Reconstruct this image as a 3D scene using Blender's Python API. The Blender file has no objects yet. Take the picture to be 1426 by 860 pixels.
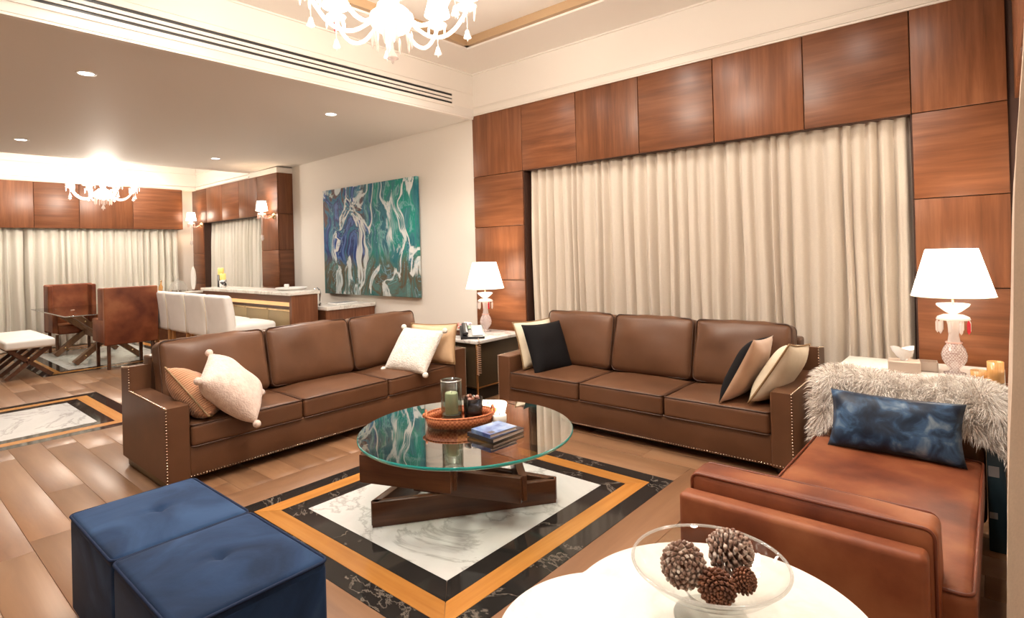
import bpy, math, random
from mathutils import Vector, Matrix, noise
random.seed(7)
PI = math.pi
D = bpy.data; COL = bpy.context.scene.collection; SC = bpy.context.scene

# ---------------------------------------------------------------- camera, world, exposure
def setup():
    cam = D.cameras.new('camera'); co = D.objects.new('camera', cam); COL.objects.link(co)
    cam.sensor_width = 36.0; cam.sensor_fit = 'HORIZONTAL'
    cam.lens = 791.0 / 1426.0 * 36.0
    cam.shift_y = -(430.0 - 344.7) / 1426.0
    cam.clip_start = 0.05
    yaw, pit, rol = math.radians(40.6), math.radians(0.32), math.radians(-1.549)
    f = Vector((-math.sin(yaw)*math.cos(pit), math.cos(yaw)*math.cos(pit), math.sin(pit)))
    r = Vector((math.cos(yaw), math.sin(yaw), 0)); u = r.cross(f)
    c, s = math.cos(rol), math.sin(rol)
    R = c*r + s*u; U = -s*r + c*u
    m = Matrix((R, U, -f)).transposed().to_4x4(); m.translation = (0, 0, 1.5)
    co.matrix_world = m
    SC.camera = co
    w = D.worlds.new('world'); SC.world = w; w.use_nodes = True
    w.node_tree.nodes['Background'].inputs[0].default_value = (1.0, .95, .88, 1)
    w.node_tree.nodes['Background'].inputs[1].default_value = .4
    SC.view_settings.view_transform = 'Standard'; SC.view_settings.look = 'None'
    SC.view_settings.exposure = 0.6; SC.view_settings.gamma = 1; SC.view_settings.use_curve_mapping = False
    SC.cycles.max_bounces = 9; SC.cycles.diffuse_bounces = 4; SC.cycles.glossy_bounces = 4
    SC.cycles.transparent_max_bounces = 16; SC.cycles.caustics_reflective = False; SC.cycles.caustics_refractive = False
    SC.cycles.sample_clamp_indirect = 6
    try: SC.cycles.use_denoising = True
    except Exception: pass
setup()

def lamp(name, kind, loc, power, color=(1, .86, .7), size=.1, parent=None, rot=None, spot=None, blend=.6):
    l = D.lights.new(name, kind); l.energy = power; l.color = color
    if kind in ('POINT', 'SPOT'): l.shadow_soft_size = size
    if kind == 'AREA': l.shape = 'DISK'; l.size = size
    if spot: l.spot_size = spot; l.spot_blend = blend
    o = D.objects.new(name, l); COL.objects.link(o); o.location = loc
    if rot: o.rotation_euler = rot
    if parent: o.parent = parent
    return o

# ---------------------------------------------------------------- materials
def mat(name, col, rough=.5, metal=0, spec=.5, emit=None, es=0, coat=0, sheen=0, alpha=1, trans=0, ior=1.45):
    m = D.materials.new(name); m.use_nodes = True
    b = m.node_tree.nodes['Principled BSDF']; I = b.inputs
    I['Base Color'].default_value = (*col, 1); I['Roughness'].default_value = rough; I['Metallic'].default_value = metal
    I['Specular IOR Level'].default_value = spec; I['Coat Weight'].default_value = coat; I['Sheen Weight'].default_value = sheen
    I['Transmission Weight'].default_value = trans; I['IOR'].default_value = ior
    if emit: I['Emission Color'].default_value = (*emit, 1); I['Emission Strength'].default_value = es
    return m
def N(m, t, **kw):
    n = m.node_tree.nodes.new(t)
    for k, v in kw.items():
        if k in n.inputs: n.inputs[k].default_value = v
        else: setattr(n, k, v)
    return n
def L(m, a, b): m.node_tree.links.new(a, b)
def coords(m, scale=(1, 1, 1), rot=(0, 0, 0), rand=False, src='Object'):
    tc = N(m, 'ShaderNodeTexCoord'); mp = N(m, 'ShaderNodeMapping')
    mp.inputs['Scale'].default_value = scale; mp.inputs['Rotation'].default_value = rot
    if rand:
        oi = N(m, 'ShaderNodeObjectInfo'); mu = N(m, 'ShaderNodeVectorMath', operation='SCALE')
        cb = N(m, 'ShaderNodeCombineXYZ'); L(m, oi.outputs['Random'], cb.inputs[0]); L(m, oi.outputs['Random'], cb.inputs[1]); L(m, oi.outputs['Random'], cb.inputs[2])
        L(m, cb.outputs[0], mu.inputs[0]); mu.inputs['Scale'].default_value = 37.0
        ad = N(m, 'ShaderNodeVectorMath', operation='ADD'); L(m, tc.outputs[src], ad.inputs[0]); L(m, mu.outputs[0], ad.inputs[1]); L(m, ad.outputs[0], mp.inputs['Vector'])
    else: L(m, tc.outputs[src], mp.inputs['Vector'])
    return mp.outputs[0]
def ramp(m, fac, stops):
    r = N(m, 'ShaderNodeValToRGB'); e = r.color_ramp.elements
    while len(e) < len(stops): e.new(.5)
    for k, (p, c) in enumerate(stops): e[k].position = p; e[k].color = (*c, 1)
    L(m, fac, r.inputs[0]); return r.outputs[0]
def bsdf(m): return m.node_tree.nodes['Principled BSDF']
def bump(m, h, strength=.2, dist=.01):
    b = N(m, 'ShaderNodeBump'); b.inputs['Strength'].default_value = strength; b.inputs['Distance'].default_value = dist
    L(m, h, b.inputs['Height']); L(m, b.outputs[0], bsdf(m).inputs['Normal'])
def noisy(name, stops, scale=4, rough=.5, detail=4, bscale=None, bstr=.15, bdist=.004, dist=0, sc=(1, 1, 1), rot=(0, 0, 0), rand=False, **kw):
    m = mat(name, stops[0][1], rough, **kw); v = coords(m, sc, rot, rand)
    n = N(m, 'ShaderNodeTexNoise'); n.inputs['Scale'].default_value = scale; n.inputs['Detail'].default_value = detail; n.inputs['Distortion'].default_value = dist
    L(m, v, n.inputs['Vector']); L(m, ramp(m, n.outputs['Fac'], stops), bsdf(m).inputs['Base Color'])
    if bscale:
        n2 = N(m, 'ShaderNodeTexNoise'); n2.inputs['Scale'].default_value = bscale; n2.inputs['Detail'].default_value = 3
        L(m, v, n2.inputs['Vector']); bump(m, n2.outputs['Fac'], bstr, bdist)
    return m
def wood(name, c1, c2, c3, rough=.35, axis=2, scale=3.0, stretch=14, rand=True, coat=0, spread=.25, var=(.84, 1.14)):
    m = mat(name, c1, rough, coat=coat); s = [stretch]*3; s[axis] = .9
    v = coords(m, tuple(s), rand=rand)
    n = N(m, 'ShaderNodeTexNoise'); n.inputs['Scale'].default_value = scale*.45; n.inputs['Detail'].default_value = 5; n.inputs['Roughness'].default_value = .62; n.inputs['Distortion'].default_value = .35
    L(m, v, n.inputs['Vector'])
    c = ramp(m, n.outputs['Fac'], [(.5-spread, c1), (.5, c2), (.5+spread, c3)])
    if rand:
        oi = N(m, 'ShaderNodeObjectInfo'); h = N(m, 'ShaderNodeHueSaturation'); mr = N(m, 'ShaderNodeMapRange')
        mr.inputs['To Min'].default_value = var[0]; mr.inputs['To Max'].default_value = var[1]
        L(m, oi.outputs['Random'], mr.inputs[0]); L(m, mr.outputs[0], h.inputs['Value']); L(m, c, h.inputs['Color']); c = h.outputs[0]
    L(m, c, bsdf(m).inputs['Base Color']); bump(m, n.outputs['Fac'], .06, .004)
    return m
def marble(name, base, vein, dark, scale=1.6, thin=.03, rough=.12, mix2=.5):
    m = mat(name, base, rough); v = coords(m, rand=True)
    n1 = N(m, 'ShaderNodeTexNoise'); n1.inputs['Scale'].default_value = scale; n1.inputs['Detail'].default_value = 8; n1.inputs['Roughness'].default_value = .62; n1.inputs['Distortion'].default_value = 1.1
    L(m, v, n1.inputs['Vector'])
    a = N(m, 'ShaderNodeMath', operation='SUBTRACT'); L(m, n1.outputs['Fac'], a.inputs[0]); a.inputs[1].default_value = .5
    ab = N(m, 'ShaderNodeMath', operation='ABSOLUTE'); L(m, a.outputs[0], ab.inputs[0])
    L(m, ramp(m, ab.outputs[0], [(0, vein), (thin, tuple(x*.5+y*.5 for x, y in zip(base, vein))), (thin*2.6, base), (.35, dark)]), bsdf(m).inputs['Base Color'])
    return m
def schlick(m, f0, mul=1.0):
    lw = N(m, 'ShaderNodeLayerWeight'); p = N(m, 'ShaderNodeMath', operation='POWER'); p.inputs[1].default_value = 5.0 if True else 1
    lw.inputs[0].default_value = .5; L(m, lw.outputs['Facing'], p.inputs[0])
    a = N(m, 'ShaderNodeMath', operation='MULTIPLY_ADD'); L(m, p.outputs[0], a.inputs[0]); a.inputs[1].default_value = (1-f0)*mul; a.inputs[2].default_value = f0*mul; a.use_clamp = True
    return a.outputs[0]
def arch_glass(name, tint, refl=1.0, ior=1.5, rough=0.0):
    m = D.materials.new(name); m.use_nodes = True; nt = m.node_tree; nt.nodes.clear()
    o = N(m, 'ShaderNodeOutputMaterial'); t = N(m, 'ShaderNodeBsdfTransparent'); g = N(m, 'ShaderNodeBsdfGlossy'); x = N(m, 'ShaderNodeMixShader')
    t.inputs[0].default_value = (*tint, 1); g.inputs['Roughness'].default_value = rough
    L(m, schlick(m, .045, refl), x.inputs[0]); L(m, t.outputs[0], x.inputs[1]); L(m, g.outputs[0], x.inputs[2]); L(m, x.outputs[0], o.inputs[0])
    return m
def shade_mat(name, col, es, trans=.5):
    m = D.materials.new(name); m.use_nodes = True; nt = m.node_tree; nt.nodes.clear()
    o = N(m, 'ShaderNodeOutputMaterial'); d = N(m, 'ShaderNodeBsdfDiffuse'); t = N(m, 'ShaderNodeBsdfTranslucent'); x = N(m, 'ShaderNodeMixShader'); e = N(m, 'ShaderNodeEmission'); a = N(m, 'ShaderNodeAddShader')
    d.inputs[0].default_value = t.inputs[0].default_value = (*col, 1); e.inputs[0].default_value = (1, .93, .84, 1); e.inputs[1].default_value = es
    x.inputs[0].default_value = trans; L(m, d.outputs[0], x.inputs[1]); L(m, t.outputs[0], x.inputs[2]); L(m, x.outputs[0], a.inputs[0]); L(m, e.outputs[0], a.inputs[1]); L(m, a.outputs[0], o.inputs[0])
    return m
def crystal(name, col, tr=.35):
    m = D.materials.new(name); m.use_nodes = True; nt = m.node_tree; nt.nodes.clear()
    o = N(m, 'ShaderNodeOutputMaterial'); d = N(m, 'ShaderNodeBsdfTranslucent'); d2 = N(m, 'ShaderNodeBsdfDiffuse'); x0 = N(m, 'ShaderNodeMixShader'); t = N(m, 'ShaderNodeBsdfTransparent'); g = N(m, 'ShaderNodeBsdfGlossy'); x = N(m, 'ShaderNodeMixShader'); y = N(m, 'ShaderNodeMixShader')
    d.inputs[0].default_value = d2.inputs[0].default_value = (*col, 1); g.inputs['Roughness'].default_value = .08
    L(m, d.outputs[0], x0.inputs[1]); L(m, d2.outputs[0], x0.inputs[2])
    x.inputs[0].default_value = tr; L(m, x0.outputs[0], x.inputs[1]); L(m, t.outputs[0], x.inputs[2])
    L(m, schlick(m, .07), y.inputs[0]); L(m, x.outputs[0], y.inputs[1]); L(m, g.outputs[0], y.inputs[2]); L(m, y.outputs[0], o.inputs[0])
    return m

M = {}
M['wall'] = mat('wall_paint', (.78, .73, .66), .55)
M['ceil'] = mat('ceiling_paint', (.80, .75, .69), .6)
M['ceil_gloss'] = mat('satin_ceiling_paint', (.76, .72, .67), .6, spec=.12)
M['white'] = mat('white_paint', (.85, .83, .8), .4)
WP = ((.100, .032, .012), (.165, .058, .023), (.235, .092, .040))
M['wood_v'] = wood('walnut_panel_upright_grain', *WP, .36, axis=2, scale=3)
M['wood_h'] = wood('walnut_panel_level_grain', *WP, .36, axis=0, scale=3)
M['wood_hy'] = wood('walnut_panel_level_grain_side', *WP, .36, axis=1, scale=3)
M['wood_seam'] = mat('dark_seam', (.05, .02, .012), .6)
M['floor'] = wood('oak_plank', (.165, .080, .040), (.235, .122, .062), (.31, .175, .095), .36, axis=0, scale=1.6, stretch=9, var=(.9, 1.1))
M['floor_y'] = wood('oak_border_plank', (.15, .07, .034), (.21, .105, .053), (.28, .15, .08), .40, axis=1, scale=1.6, stretch=9)
M['orange_x'] = wood('honey_wood_strip', (.36, .14, .03), (.45, .19, .042), (.53, .24, .06), .22, axis=0, scale=3)
M['orange_y'] = wood('honey_wood_strip_across', (.36, .14, .03), (.45, .19, .042), (.53, .24, .06), .22, axis=1, scale=3)
M['grout'] = mat('dark_joint', (.16, .095, .055), .8)
M['marble'] = marble('white_marble', (.66, .64, .62), (.42, .40, .38), (.54, .52, .50), 1.3, .010, .12)
M['black_marble'] = marble('black_marble', (.018, .016, .015), (.17, .14, .115), (.028, .026, .024), 1.1, .0028, .07)
M['leather'] = noisy('brown_leather', [(.3, (.088, .038, .018)), (.7, (.148, .068, .035))], 2.2, .38, spec=.4, bscale=180, bstr=.12, bdist=.001, rand=True)
M['leather_pipe'] = mat('dark_leather_piping', (.06, .026, .014), .4)
M['tan'] = noisy('tan_leather', [(.32, (.12, .030, .014)), (.5, (.215, .062, .026)), (.68, (.33, .120, .052))], 3.4, .46, spec=.35, detail=6, bscale=150, bstr=.22, bdist=.0012, rand=True)
M['tan_pipe'] = mat('tan_leather_piping', (.15, .035, .014), .4)
M['nail'] = mat('nickel_nail', (.85, .72, .58), .22, metal=1)
M['velvet'] = noisy('blue_velvet', [(.3, (.006, .018, .050)), (.5, (.012, .034, .090)), (.72, (.028, .066, .15))], 3.0, .75, detail=5, dist=1.2, spec=.15, sheen=.05, bscale=60, bstr=.1, rand=True)
M['velvet_pipe'] = mat('blue_piping', (.012, .022, .055), .7, spec=.15)
M['blue_cush'] = noisy('mottled_blue_velvet', [(.36, (.006, .012, .028)), (.5, (.012, .030, .065)), (.60, (.035, .085, .17)), (.72, (.16, .22, .28))], 11.0, .42, detail=9, dist=.6, spec=.35, sheen=.05, bscale=14, bstr=.25, bdist=.01)
M['black_leg'] = mat('black_leg', (.015, .012, .01), .3)
M['sherpa'] = noisy('cream_fleece', [(.3, (.72, .66, .58)), (.7, (.86, .82, .76))], 30, .9, bscale=70, bstr=.9, bdist=.012, sheen=.3)
M['pink'] = noisy('blush_fleece', [(.3, (.66, .50, .43)), (.7, (.80, .66, .58))], 30, .9, bscale=90, bstr=.8, bdist=.01, sheen=.3)
M['black_fab'] = mat('black_velvet', (.008, .007, .008), .8, spec=.2)
M['cream_fab'] = noisy('cream_satin', [(.3, (.62, .52, .38)), (.7, (.80, .71, .56))], 5, .42, bscale=25, bstr=.35, bdist=.006)
M['gold_fab'] = noisy('gold_satin', [(.3, (.52, .34, .20)), (.7, (.68, .48, .30))], 5, .42, bscale=20, bstr=.3, bdist=.006)
M['gold_pipe'] = mat('bronze_piping', (.28, .17, .08), .5)
M['tan_fab'] = noisy('fawn_velvet', [(.3, (.46, .28, .18)), (.7, (.62, .42, .28))], 4, .6, sheen=.5)
def ribbed():
    m = mat('ribbed_apricot_fabric', (.6, .36, .19), .75, sheen=.3); v = coords(m)
    w = N(m, 'ShaderNodeTexWave'); w.bands_direction = 'Y'; w.inputs['Scale'].default_value = 22; L(m, v, w.inputs['Vector'])
    L(m, ramp(m, w.outputs['Fac'], [(0, (.38, .17, .085)), (1, (.60, .32, .175))]), bsdf(m).inputs['Base Color']); bump(m, w.outputs['Fac'], .6, .006); return m
M['ribbed'] = ribbed()
def cloth_m(name, c, var=.08, tr=.25):
    m = D.materials.new(name); m.use_nodes = True; nt = m.node_tree; nt.nodes.clear()
    o = N(m, 'ShaderNodeOutputMaterial'); d = N(m, 'ShaderNodeBsdfDiffuse'); t = N(m, 'ShaderNodeBsdfTranslucent'); x = N(m, 'ShaderNodeMixShader')
    g = N(m, 'ShaderNodeBsdfSheen'); a = N(m, 'ShaderNodeAddShader'); g.inputs[0].default_value = (.12, .11, .1, 1)
    v = coords(m, (60, 60, 60)); n = N(m, 'ShaderNodeTexNoise'); n.inputs['Scale'].default_value = 3; L(m, v, n.inputs['Vector'])
    r = ramp(m, n.outputs['Fac'], [(.3, tuple(k*(1-var) for k in c)), (.7, tuple(min(1, k*(1+var)) for k in c))])
    L(m, r, d.inputs[0]); L(m, r, t.inputs[0]); x.inputs[0].default_value = tr
    L(m, d.outputs[0], x.inputs[1]); L(m, t.outputs[0], x.inputs[2]); L(m, x.outputs[0], a.inputs[0]); L(m, g.outputs[0], a.inputs[1]); L(m, a.outputs[0], o.inputs[0]); return m
M['curtain'] = cloth_m('beige_curtain_cloth', (.73, .64, .54), .05, .2)
M['curtain2'] = cloth_m('ivory_curtain_cloth', (.80, .78, .71), .05, .2)
M['curtain3'] = cloth_m('lattice_curtain_cloth', (.60, .47, .37), .04, .1)
M['glass_top'] = arch_glass('clear_table_glass', (.88, .95, .93), 3.2)
M['glass_edge'] = mat('teal_glass_edge', (.02, .42, .40), .08, trans=.35, emit=None)
M['clear'] = arch_glass('clear_glass', (.96, .97, .96), .55)
M['rim'] = crystal('clear_glass_rim', (.85, .85, .82), .72)
M['cut'] = crystal('cut_crystal', (.86, .72, .70), .25)
_m = M['cut']; _v = coords(_m, (1, 1, 1), (0, 0, .7)); _c = N(_m, 'ShaderNodeTexChecker'); _c.inputs['Scale'].default_value = 95; L(_m, _v, _c.inputs['Vector'])
_o = ramp(_m, _c.outputs['Fac'], [(0, (.60, .46, .44)), (1, (.95, .88, .86))])
for _n in _m.node_tree.nodes:
    if _n.type in ('BSDF_DIFFUSE', 'BSDF_TRANSLUCENT'): L(_m, _o, _n.inputs[0])
M['smoke'] = arch_glass('smoky_green_glass', (.76, .82, .79), 1.0)
M['smoke_dark'] = arch_glass('dark_smoky_glass', (.30, .32, .36), 1.2)
M['cry'] = crystal('milky_crystal', (.93, .86, .83), .3)
M['cry_pink'] = crystal('rosy_crystal', (.95, .62, .55), .15)
M['cry_red'] = crystal('red_crystal', (.75, .02, .05), .15)
M['shade'] = shade_mat('lit_white_shade', (.9, .87, .82), 1.6, .5)
M['shade_b'] = shade_mat('lit_bulb_shade', (.9, .87, .82), 3.5, .5)
M['light'] = mat('lit_lens', (1, 1, 1), .5, emit=(1, .97, .92), es=9)
M['dark_wood'] = wood('dark_walnut', (.055, .02, .01), (.10, .038, .018), (.16, .065, .03), .3, axis=0, scale=3, rand=True)
M['leg_wood'] = wood('brown_beech', (.10, .045, .022), (.16, .075, .038), (.24, .12, .06), .38, axis=2, scale=3, rand=False)
M['chair_wood'] = mat('honey_leg_wood', (.42, .20, .07), .35)
M['brass'] = mat('brushed_brass', (.75, .53, .28), .25, metal=1)
M['chrome'] = mat('steel', (.7, .7, .7), .15, metal=1)
M['white_leather'] = noisy('white_leather', [(.3, (.78, .75, .70)), (.7, (.86, .83, .79))], 3, .42, rand=True)
M['white_top'] = marble('white_quartz', (.87, .84, .79), (.80, .76, .70), (.86, .83, .79), 1.4, .02, .16)
M['counter'] = marble('pale_stone', (.80, .76, .70), (.60, .56, .50), (.76, .72, .66), 3, .02, .2)
M['champagne'] = mat('champagne_lacquer', (.48, .37, .21), .35, metal=.45)
M['wicker'] = None
def wicker():
    m = mat('rust_wicker', (.5, .15, .05), .55); v = coords(m, (1, 1, 1))
    c = N(m, 'ShaderNodeTexChecker'); c.inputs['Scale'].default_value = 75; L(m, v, c.inputs['Vector'])
    L(m, ramp(m, c.outputs['Fac'], [(0, (.40, .10, .035)), (1, (.62, .22, .09))]), bsdf(m).inputs['Base Color']); bump(m, c.outputs['Fac'], .8, .004); return m
M['wicker'] = wicker()
M['wax'] = mat('green_cream_wax', (.62, .62, .40), .5, spec=.3)
M['wax_white'] = mat('white_wax', (.88, .85, .78), .5)
M['wax_yellow'] = mat('yellow_wax', (.85, .62, .18), .5, emit=(1, .65, .2), es=.35)
M['amber'] = crystal('amber_ribbed_glass', (.85, .50, .18), .25)
M['paper'] = mat('page_block', (.72, .62, .55), .8)
M['black_plastic'] = mat('black_plastic', (.02, .02, .022), .3)
M['grey_panel'] = mat('pale_panel', (.28, .28, .29), .4)
M['taupe'] = mat('taupe_leatherette', (.42, .33, .27), .5)
M['tissue'] = mat('tissue_paper', (.92, .91, .9), .9)
def blue_book():
    m = mat('blue_printed_cover', (.2, .35, .6), .35); v = coords(m); n = N(m, 'ShaderNodeTexNoise'); n.inputs['Scale'].default_value = 14; n.inputs['Detail'].default_value = 3; L(m, v, n.inputs['Vector'])
    L(m, ramp(m, n.outputs['Fac'], [(.34, (.04, .07, .25)), (.45, (.12, .20, .42)), (.6, (.22, .32, .52)), (.75, (.40, .45, .50))]), bsdf(m).inputs['Base Color']); return m
M['blue_book'] = blue_book()
M['dark_book'] = mat('black_book_cover', (.03, .025, .03), .35)
M['cone_dark'] = noisy('pine_scale_brown', [(.3, (.09, .03, .015)), (.7, (.26, .10, .05))], 30, .6)
M['cone_frost'] = noisy('frosted_pine_scale', [(.35, (.16, .07, .045)), (.55, (.42, .30, .24)), (.7, (.74, .68, .62))], 60, .75)
M['fur1'] = mat('cream_fur', (.95, .90, .84), .7); M['fur2'] = mat('grey_fur', (.58, .49, .43), .7); M['fur0'] = mat('fur_backing', (.66, .61, .55), .9)
M['red_flower'] = mat('coral_petal', (.72, .10, .05), .6); M['lilac'] = mat('lilac_petal', (.62, .52, .68), .6); M['leaf'] = mat('leaf_green', (.10, .16, .05), .6)
M['display'] = mat('phone_green_display', (.05, .13, .07), .2)

def painting_mat():
    m = mat('poured_acrylic', (.1, .3, .35), .55, spec=.2)
    tc = N(m, 'ShaderNodeTexCoord'); obj = tc.outputs['Object']
    def mapping(vec, loc=(0, 0, 0), rot=(0, 0, 0), sc=(1, 1, 1)):
        mp = N(m, 'ShaderNodeMapping'); mp.inputs['Location'].default_value = loc; mp.inputs['Rotation'].default_value = rot; mp.inputs['Scale'].default_value = sc; L(m, vec, mp.inputs['Vector']); return mp.outputs[0]
    def noi(vec, s, d, dis=0, r=.5):
        n = N(m, 'ShaderNodeTexNoise'); n.inputs['Scale'].default_value = s; n.inputs['Detail'].default_value = d; n.inputs['Distortion'].default_value = dis; n.inputs['Roughness'].default_value = r
        L(m, vec, n.inputs['Vector']); return n
    def mathn(op, a, b=None, c=None):
        n = N(m, 'ShaderNodeMath', operation=op)
        for i, x in enumerate((a, b, c)):
            if x is None: continue
            if isinstance(x, (int, float)): n.inputs[i].default_value = x
            else: L(m, x, n.inputs[i])
        return n.outputs[0]
    def mix(f, a, b):
        x = N(m, 'ShaderNodeMix'); x.data_type = 'RGBA'; L(m, f, x.inputs[0]); L(m, a, x.inputs[6]); L(m, b, x.inputs[7]); return x.outputs[2]
    w = noi(mapping(obj, (3.1, 0, 1.2)), 1.0, 2, 0)
    sc = N(m, 'ShaderNodeVectorMath', operation='SCALE'); sc.inputs['Scale'].default_value = 1.1; L(m, w.outputs['Color'], sc.inputs[0])
    ad = N(m, 'ShaderNodeVectorMath', operation='ADD'); L(m, mapping(obj, (0, 0, 0), (0, .45, 0), (1.5, 1, .55)), ad.inputs[0]); L(m, sc.outputs[0], ad.inputs[1]); q = ad.outputs[0]
    f = noi(q, 1.35, 9, 1.1, .62).outputs['Fac']
    sx = N(m, 'ShaderNodeSeparateXYZ'); L(m, obj, sx.inputs[0]); X_, Z_ = sx.outputs[0], sx.outputs[2]
    left = ramp(m, f, [(.30, (.012, .015, .10)), (.40, (.02, .06, .25)), (.45, (.10, .20, .50)), (.49, (.025, .03, .14)), (.54, (.03, .20, .34)), (.60, (.13, .06, .05)), (.68, (.03, .03, .10)), (.78, (.04, .28, .40))])
    right = ramp(m, f, [(.28, (.03, .10, .16)), (.38, (.02, .15, .19)), (.45, (.06, .22, .24)), (.50, (.01, .26, .20)), (.54, (.22, .42, .44)), (.58, (.03, .14, .20)), (.66, (.05, .20, .25)), (.74, (.02, .012, .04))])
    low = ramp(m, f, [(.30, (.02, .10, .11)), (.42, (.07, .19, .18)), (.50, (.14, .10, .06)), (.56, (.10, .22, .21)), (.65, (.16, .17, .14)), (.76, (.03, .03, .06))])
    lr = ramp(m, mathn('ADD', X_, mathn('MULTIPLY', f, .8)), [(.36, (0, 0, 0)), (.50, (1, 1, 1))])
    c = mix(lr, left, right)
    dn = ramp(m, mathn('ADD', mathn('MULTIPLY', Z_, -1.0), mathn('MULTIPLY', f, .9)), [(.62, (0, 0, 0)), (.82, (1, 1, 1))])
    c = mix(dn, c, low)
    v1 = mathn('ABSOLUTE', mathn('SUBTRACT', noi(q, .95, 7, .9, .55).outputs['Fac'], .5))
    vein = ramp(m, v1, [(0, (1, 1, 1)), (.013, (.9, .9, .9)), (.026, (0, 0, 0))])
    wht = ramp(m, f, [(.4, (.80, .82, .80)), (.6, (.62, .70, .72))])
    c = mix(vein, c, wht)
    v2 = mathn('ABSOLUTE', mathn('SUBTRACT', noi(mapping(q, (5, 2, 7)), 2.0, 8, .6, .6).outputs['Fac'], .46))
    c = mix(ramp(m, v2, [(0, (.75, .75, .75)), (.011, (0, 0, 0))]), c, ramp(m, f, [(.4, (.25, .42, .62)), (.6, (.25, .55, .52))]))
    L(m, c, bsdf(m).inputs['Base Color']); return m
M['painting'] = painting_mat()

# ---------------------------------------------------------------- mesh helpers
class MB:
    def __init__(s): s.v = []; s.f = []; s.sm = []; s.mi = []
    def add(s, v, f, smooth=False, mi=0, T=None):
        o = len(s.v)
        s.v += [tuple(T @ Vector(p)) if T else tuple(p) for p in v]
        s.f += [tuple(i+o for i in q) for q in f]; s.sm += [smooth]*len(f); s.mi += [mi]*len(f); return s
    def box(s, a, b, mi=0, T=None):
        (x0, y0, z0), (x1, y1, z1) = a, b
        v = [(x0, y0, z0), (x1, y0, z0), (x1, y1, z0), (x0, y1, z0), (x0, y0, z1), (x1, y0, z1), (x1, y1, z1), (x0, y1, z1)]
        return s.add(v, [(0, 3, 2, 1), (4, 5, 6, 7), (0, 1, 5, 4), (1, 2, 6, 5), (2, 3, 7, 6), (3, 0, 4, 7)], mi=mi, T=T)
    def rbox(s, c, size, r=.02, n=1, k=2, puff=(0, 0, 0), mi=0, T=None, wr=0):
        h = [x/2 for x in size]; r = min(r, min(h)*.999)
        def ts(hh):
            c0 = [-hh + r - r*math.tan(PI/4*(1-i/k)) for i in range(k+1)]
            inn = [(-hh+r) + (2*(hh-r))*i/n for i in range(1, n)]
            return c0 + inn + [-x for x in reversed(c0)]
        keys = {}; V = []; F = []
        def vid(q):
            kk = tuple(round(x, 5) for x in q)
            if kk in keys: return keys[kk]
            inner = [max(-(h[i]-r), min(h[i]-r, q[i])) for i in range(3)]
            d = Vector([q[i]-inner[i] for i in range(3)]); d = d.normalized() if d.length > 1e-9 else d
            p = [inner[i]+d[i]*r for i in range(3)]; u = [p[i]/h[i] for i in range(3)]; out = list(p)
            for i in range(3):
                j, l = (i+1) % 3, (i+2) % 3
                if puff[i]: out[i] += puff[i]*u[i]*max(0, 1-abs(u[j])**2.6)*max(0, 1-abs(u[l])**2.6)
            if wr:
                nn = noise.noise(Vector(p)*6+Vector(c)*3); out = [out[i]+d[i]*nn*wr for i in range(3)]
            keys[kk] = len(V); V.append(tuple(out[i]+c[i] for i in range(3))); return keys[kk]
        for ax in range(3):
            j, l = (ax+1) % 3, (ax+2) % 3; A, B = ts(h[j]), ts(h[l])
            for sg in (-1, 1):
                for a in range(len(A)-1):
                    for b in range(len(B)-1):
                        quad = []
                        for (x, y) in ((a, b), (a+1, b), (a+1, b+1), (a, b+1)):
                            q = [0, 0, 0]; q[ax] = sg*h[ax]; q[j] = A[x]; q[l] = B[y]; quad.append(vid(q))
                        if sg < 0: quad.reverse()
                        if len(set(quad)) == 4: F.append(tuple(quad))
        return s.add(V, F, True, mi, T)
    def tube(s, pts, r, seg=8, closed=False, mi=0, T=None, cap=True):
        pts = [Vector(p) for p in pts]; n = len(pts); V = []; F = []
        rr = r if isinstance(r, (list, tuple)) else [r]*n
        prev = None
        for i, p in enumerate(pts):
            a = pts[(i-1) % n] if (closed or i > 0) else p; b = pts[(i+1) % n] if (closed or i < n-1) else p
            t = (b-a).normalized()
            if prev is None: u = t.cross(Vector((0, 0, 1))); u = u if u.length > .05 else t.cross(Vector((1, 0, 0)))
            else: u = prev - t*prev.dot(t)
            u.normalize(); prev = u; w = t.cross(u)
            for k in range(seg): V.append(p + (u*math.cos(2*PI*k/seg)+w*math.sin(2*PI*k/seg))*rr[i])
        for i in range(n if closed else n-1):
            for k in range(seg):
                a = i*seg+k; b = i*seg+(k+1) % seg; c = ((i+1) % n)*seg+(k+1) % seg; d = ((i+1) % n)*seg+k; F.append((a, b, c, d))
        if not closed and cap: F.append(tuple(reversed(range(seg)))); F.append(tuple(range((n-1)*seg, n*seg)))
        return s.add(V, F, True, mi, T)
    def lathe(s, prof, seg=24, c=(0, 0, 0), mi=0, T=None, smooth=True, wave=None):
        V = []; F = []
        for j, (r, z) in enumerate(prof):
            for k in range(seg):
                a = 2*PI*k/seg; q = r*(1+(wave(j, a) if wave else 0)); V.append((c[0]+q*math.cos(a), c[1]+q*math.sin(a), c[2]+z))
        for j in range(len(prof)-1):
            for k in range(seg):
                a = j*seg+k; b = j*seg+(k+1) % seg; F.append((a, b, b+seg, a+seg))
        if prof[0][0] > 1e-4 and prof[0][0] < .9e9: pass
        return s.add(V, F, smooth, mi, T)
    def disc(s, r, z, c=(0, 0), seg=32, mi=0, up=True, T=None):
        V = [(c[0]+r*math.cos(2*PI*k/seg), c[1]+r*math.sin(2*PI*k/seg), z) for k in range(seg)]; f = tuple(range(seg))
        return s.add(V, [f if up else tuple(reversed(f))], False, mi, T)
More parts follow.
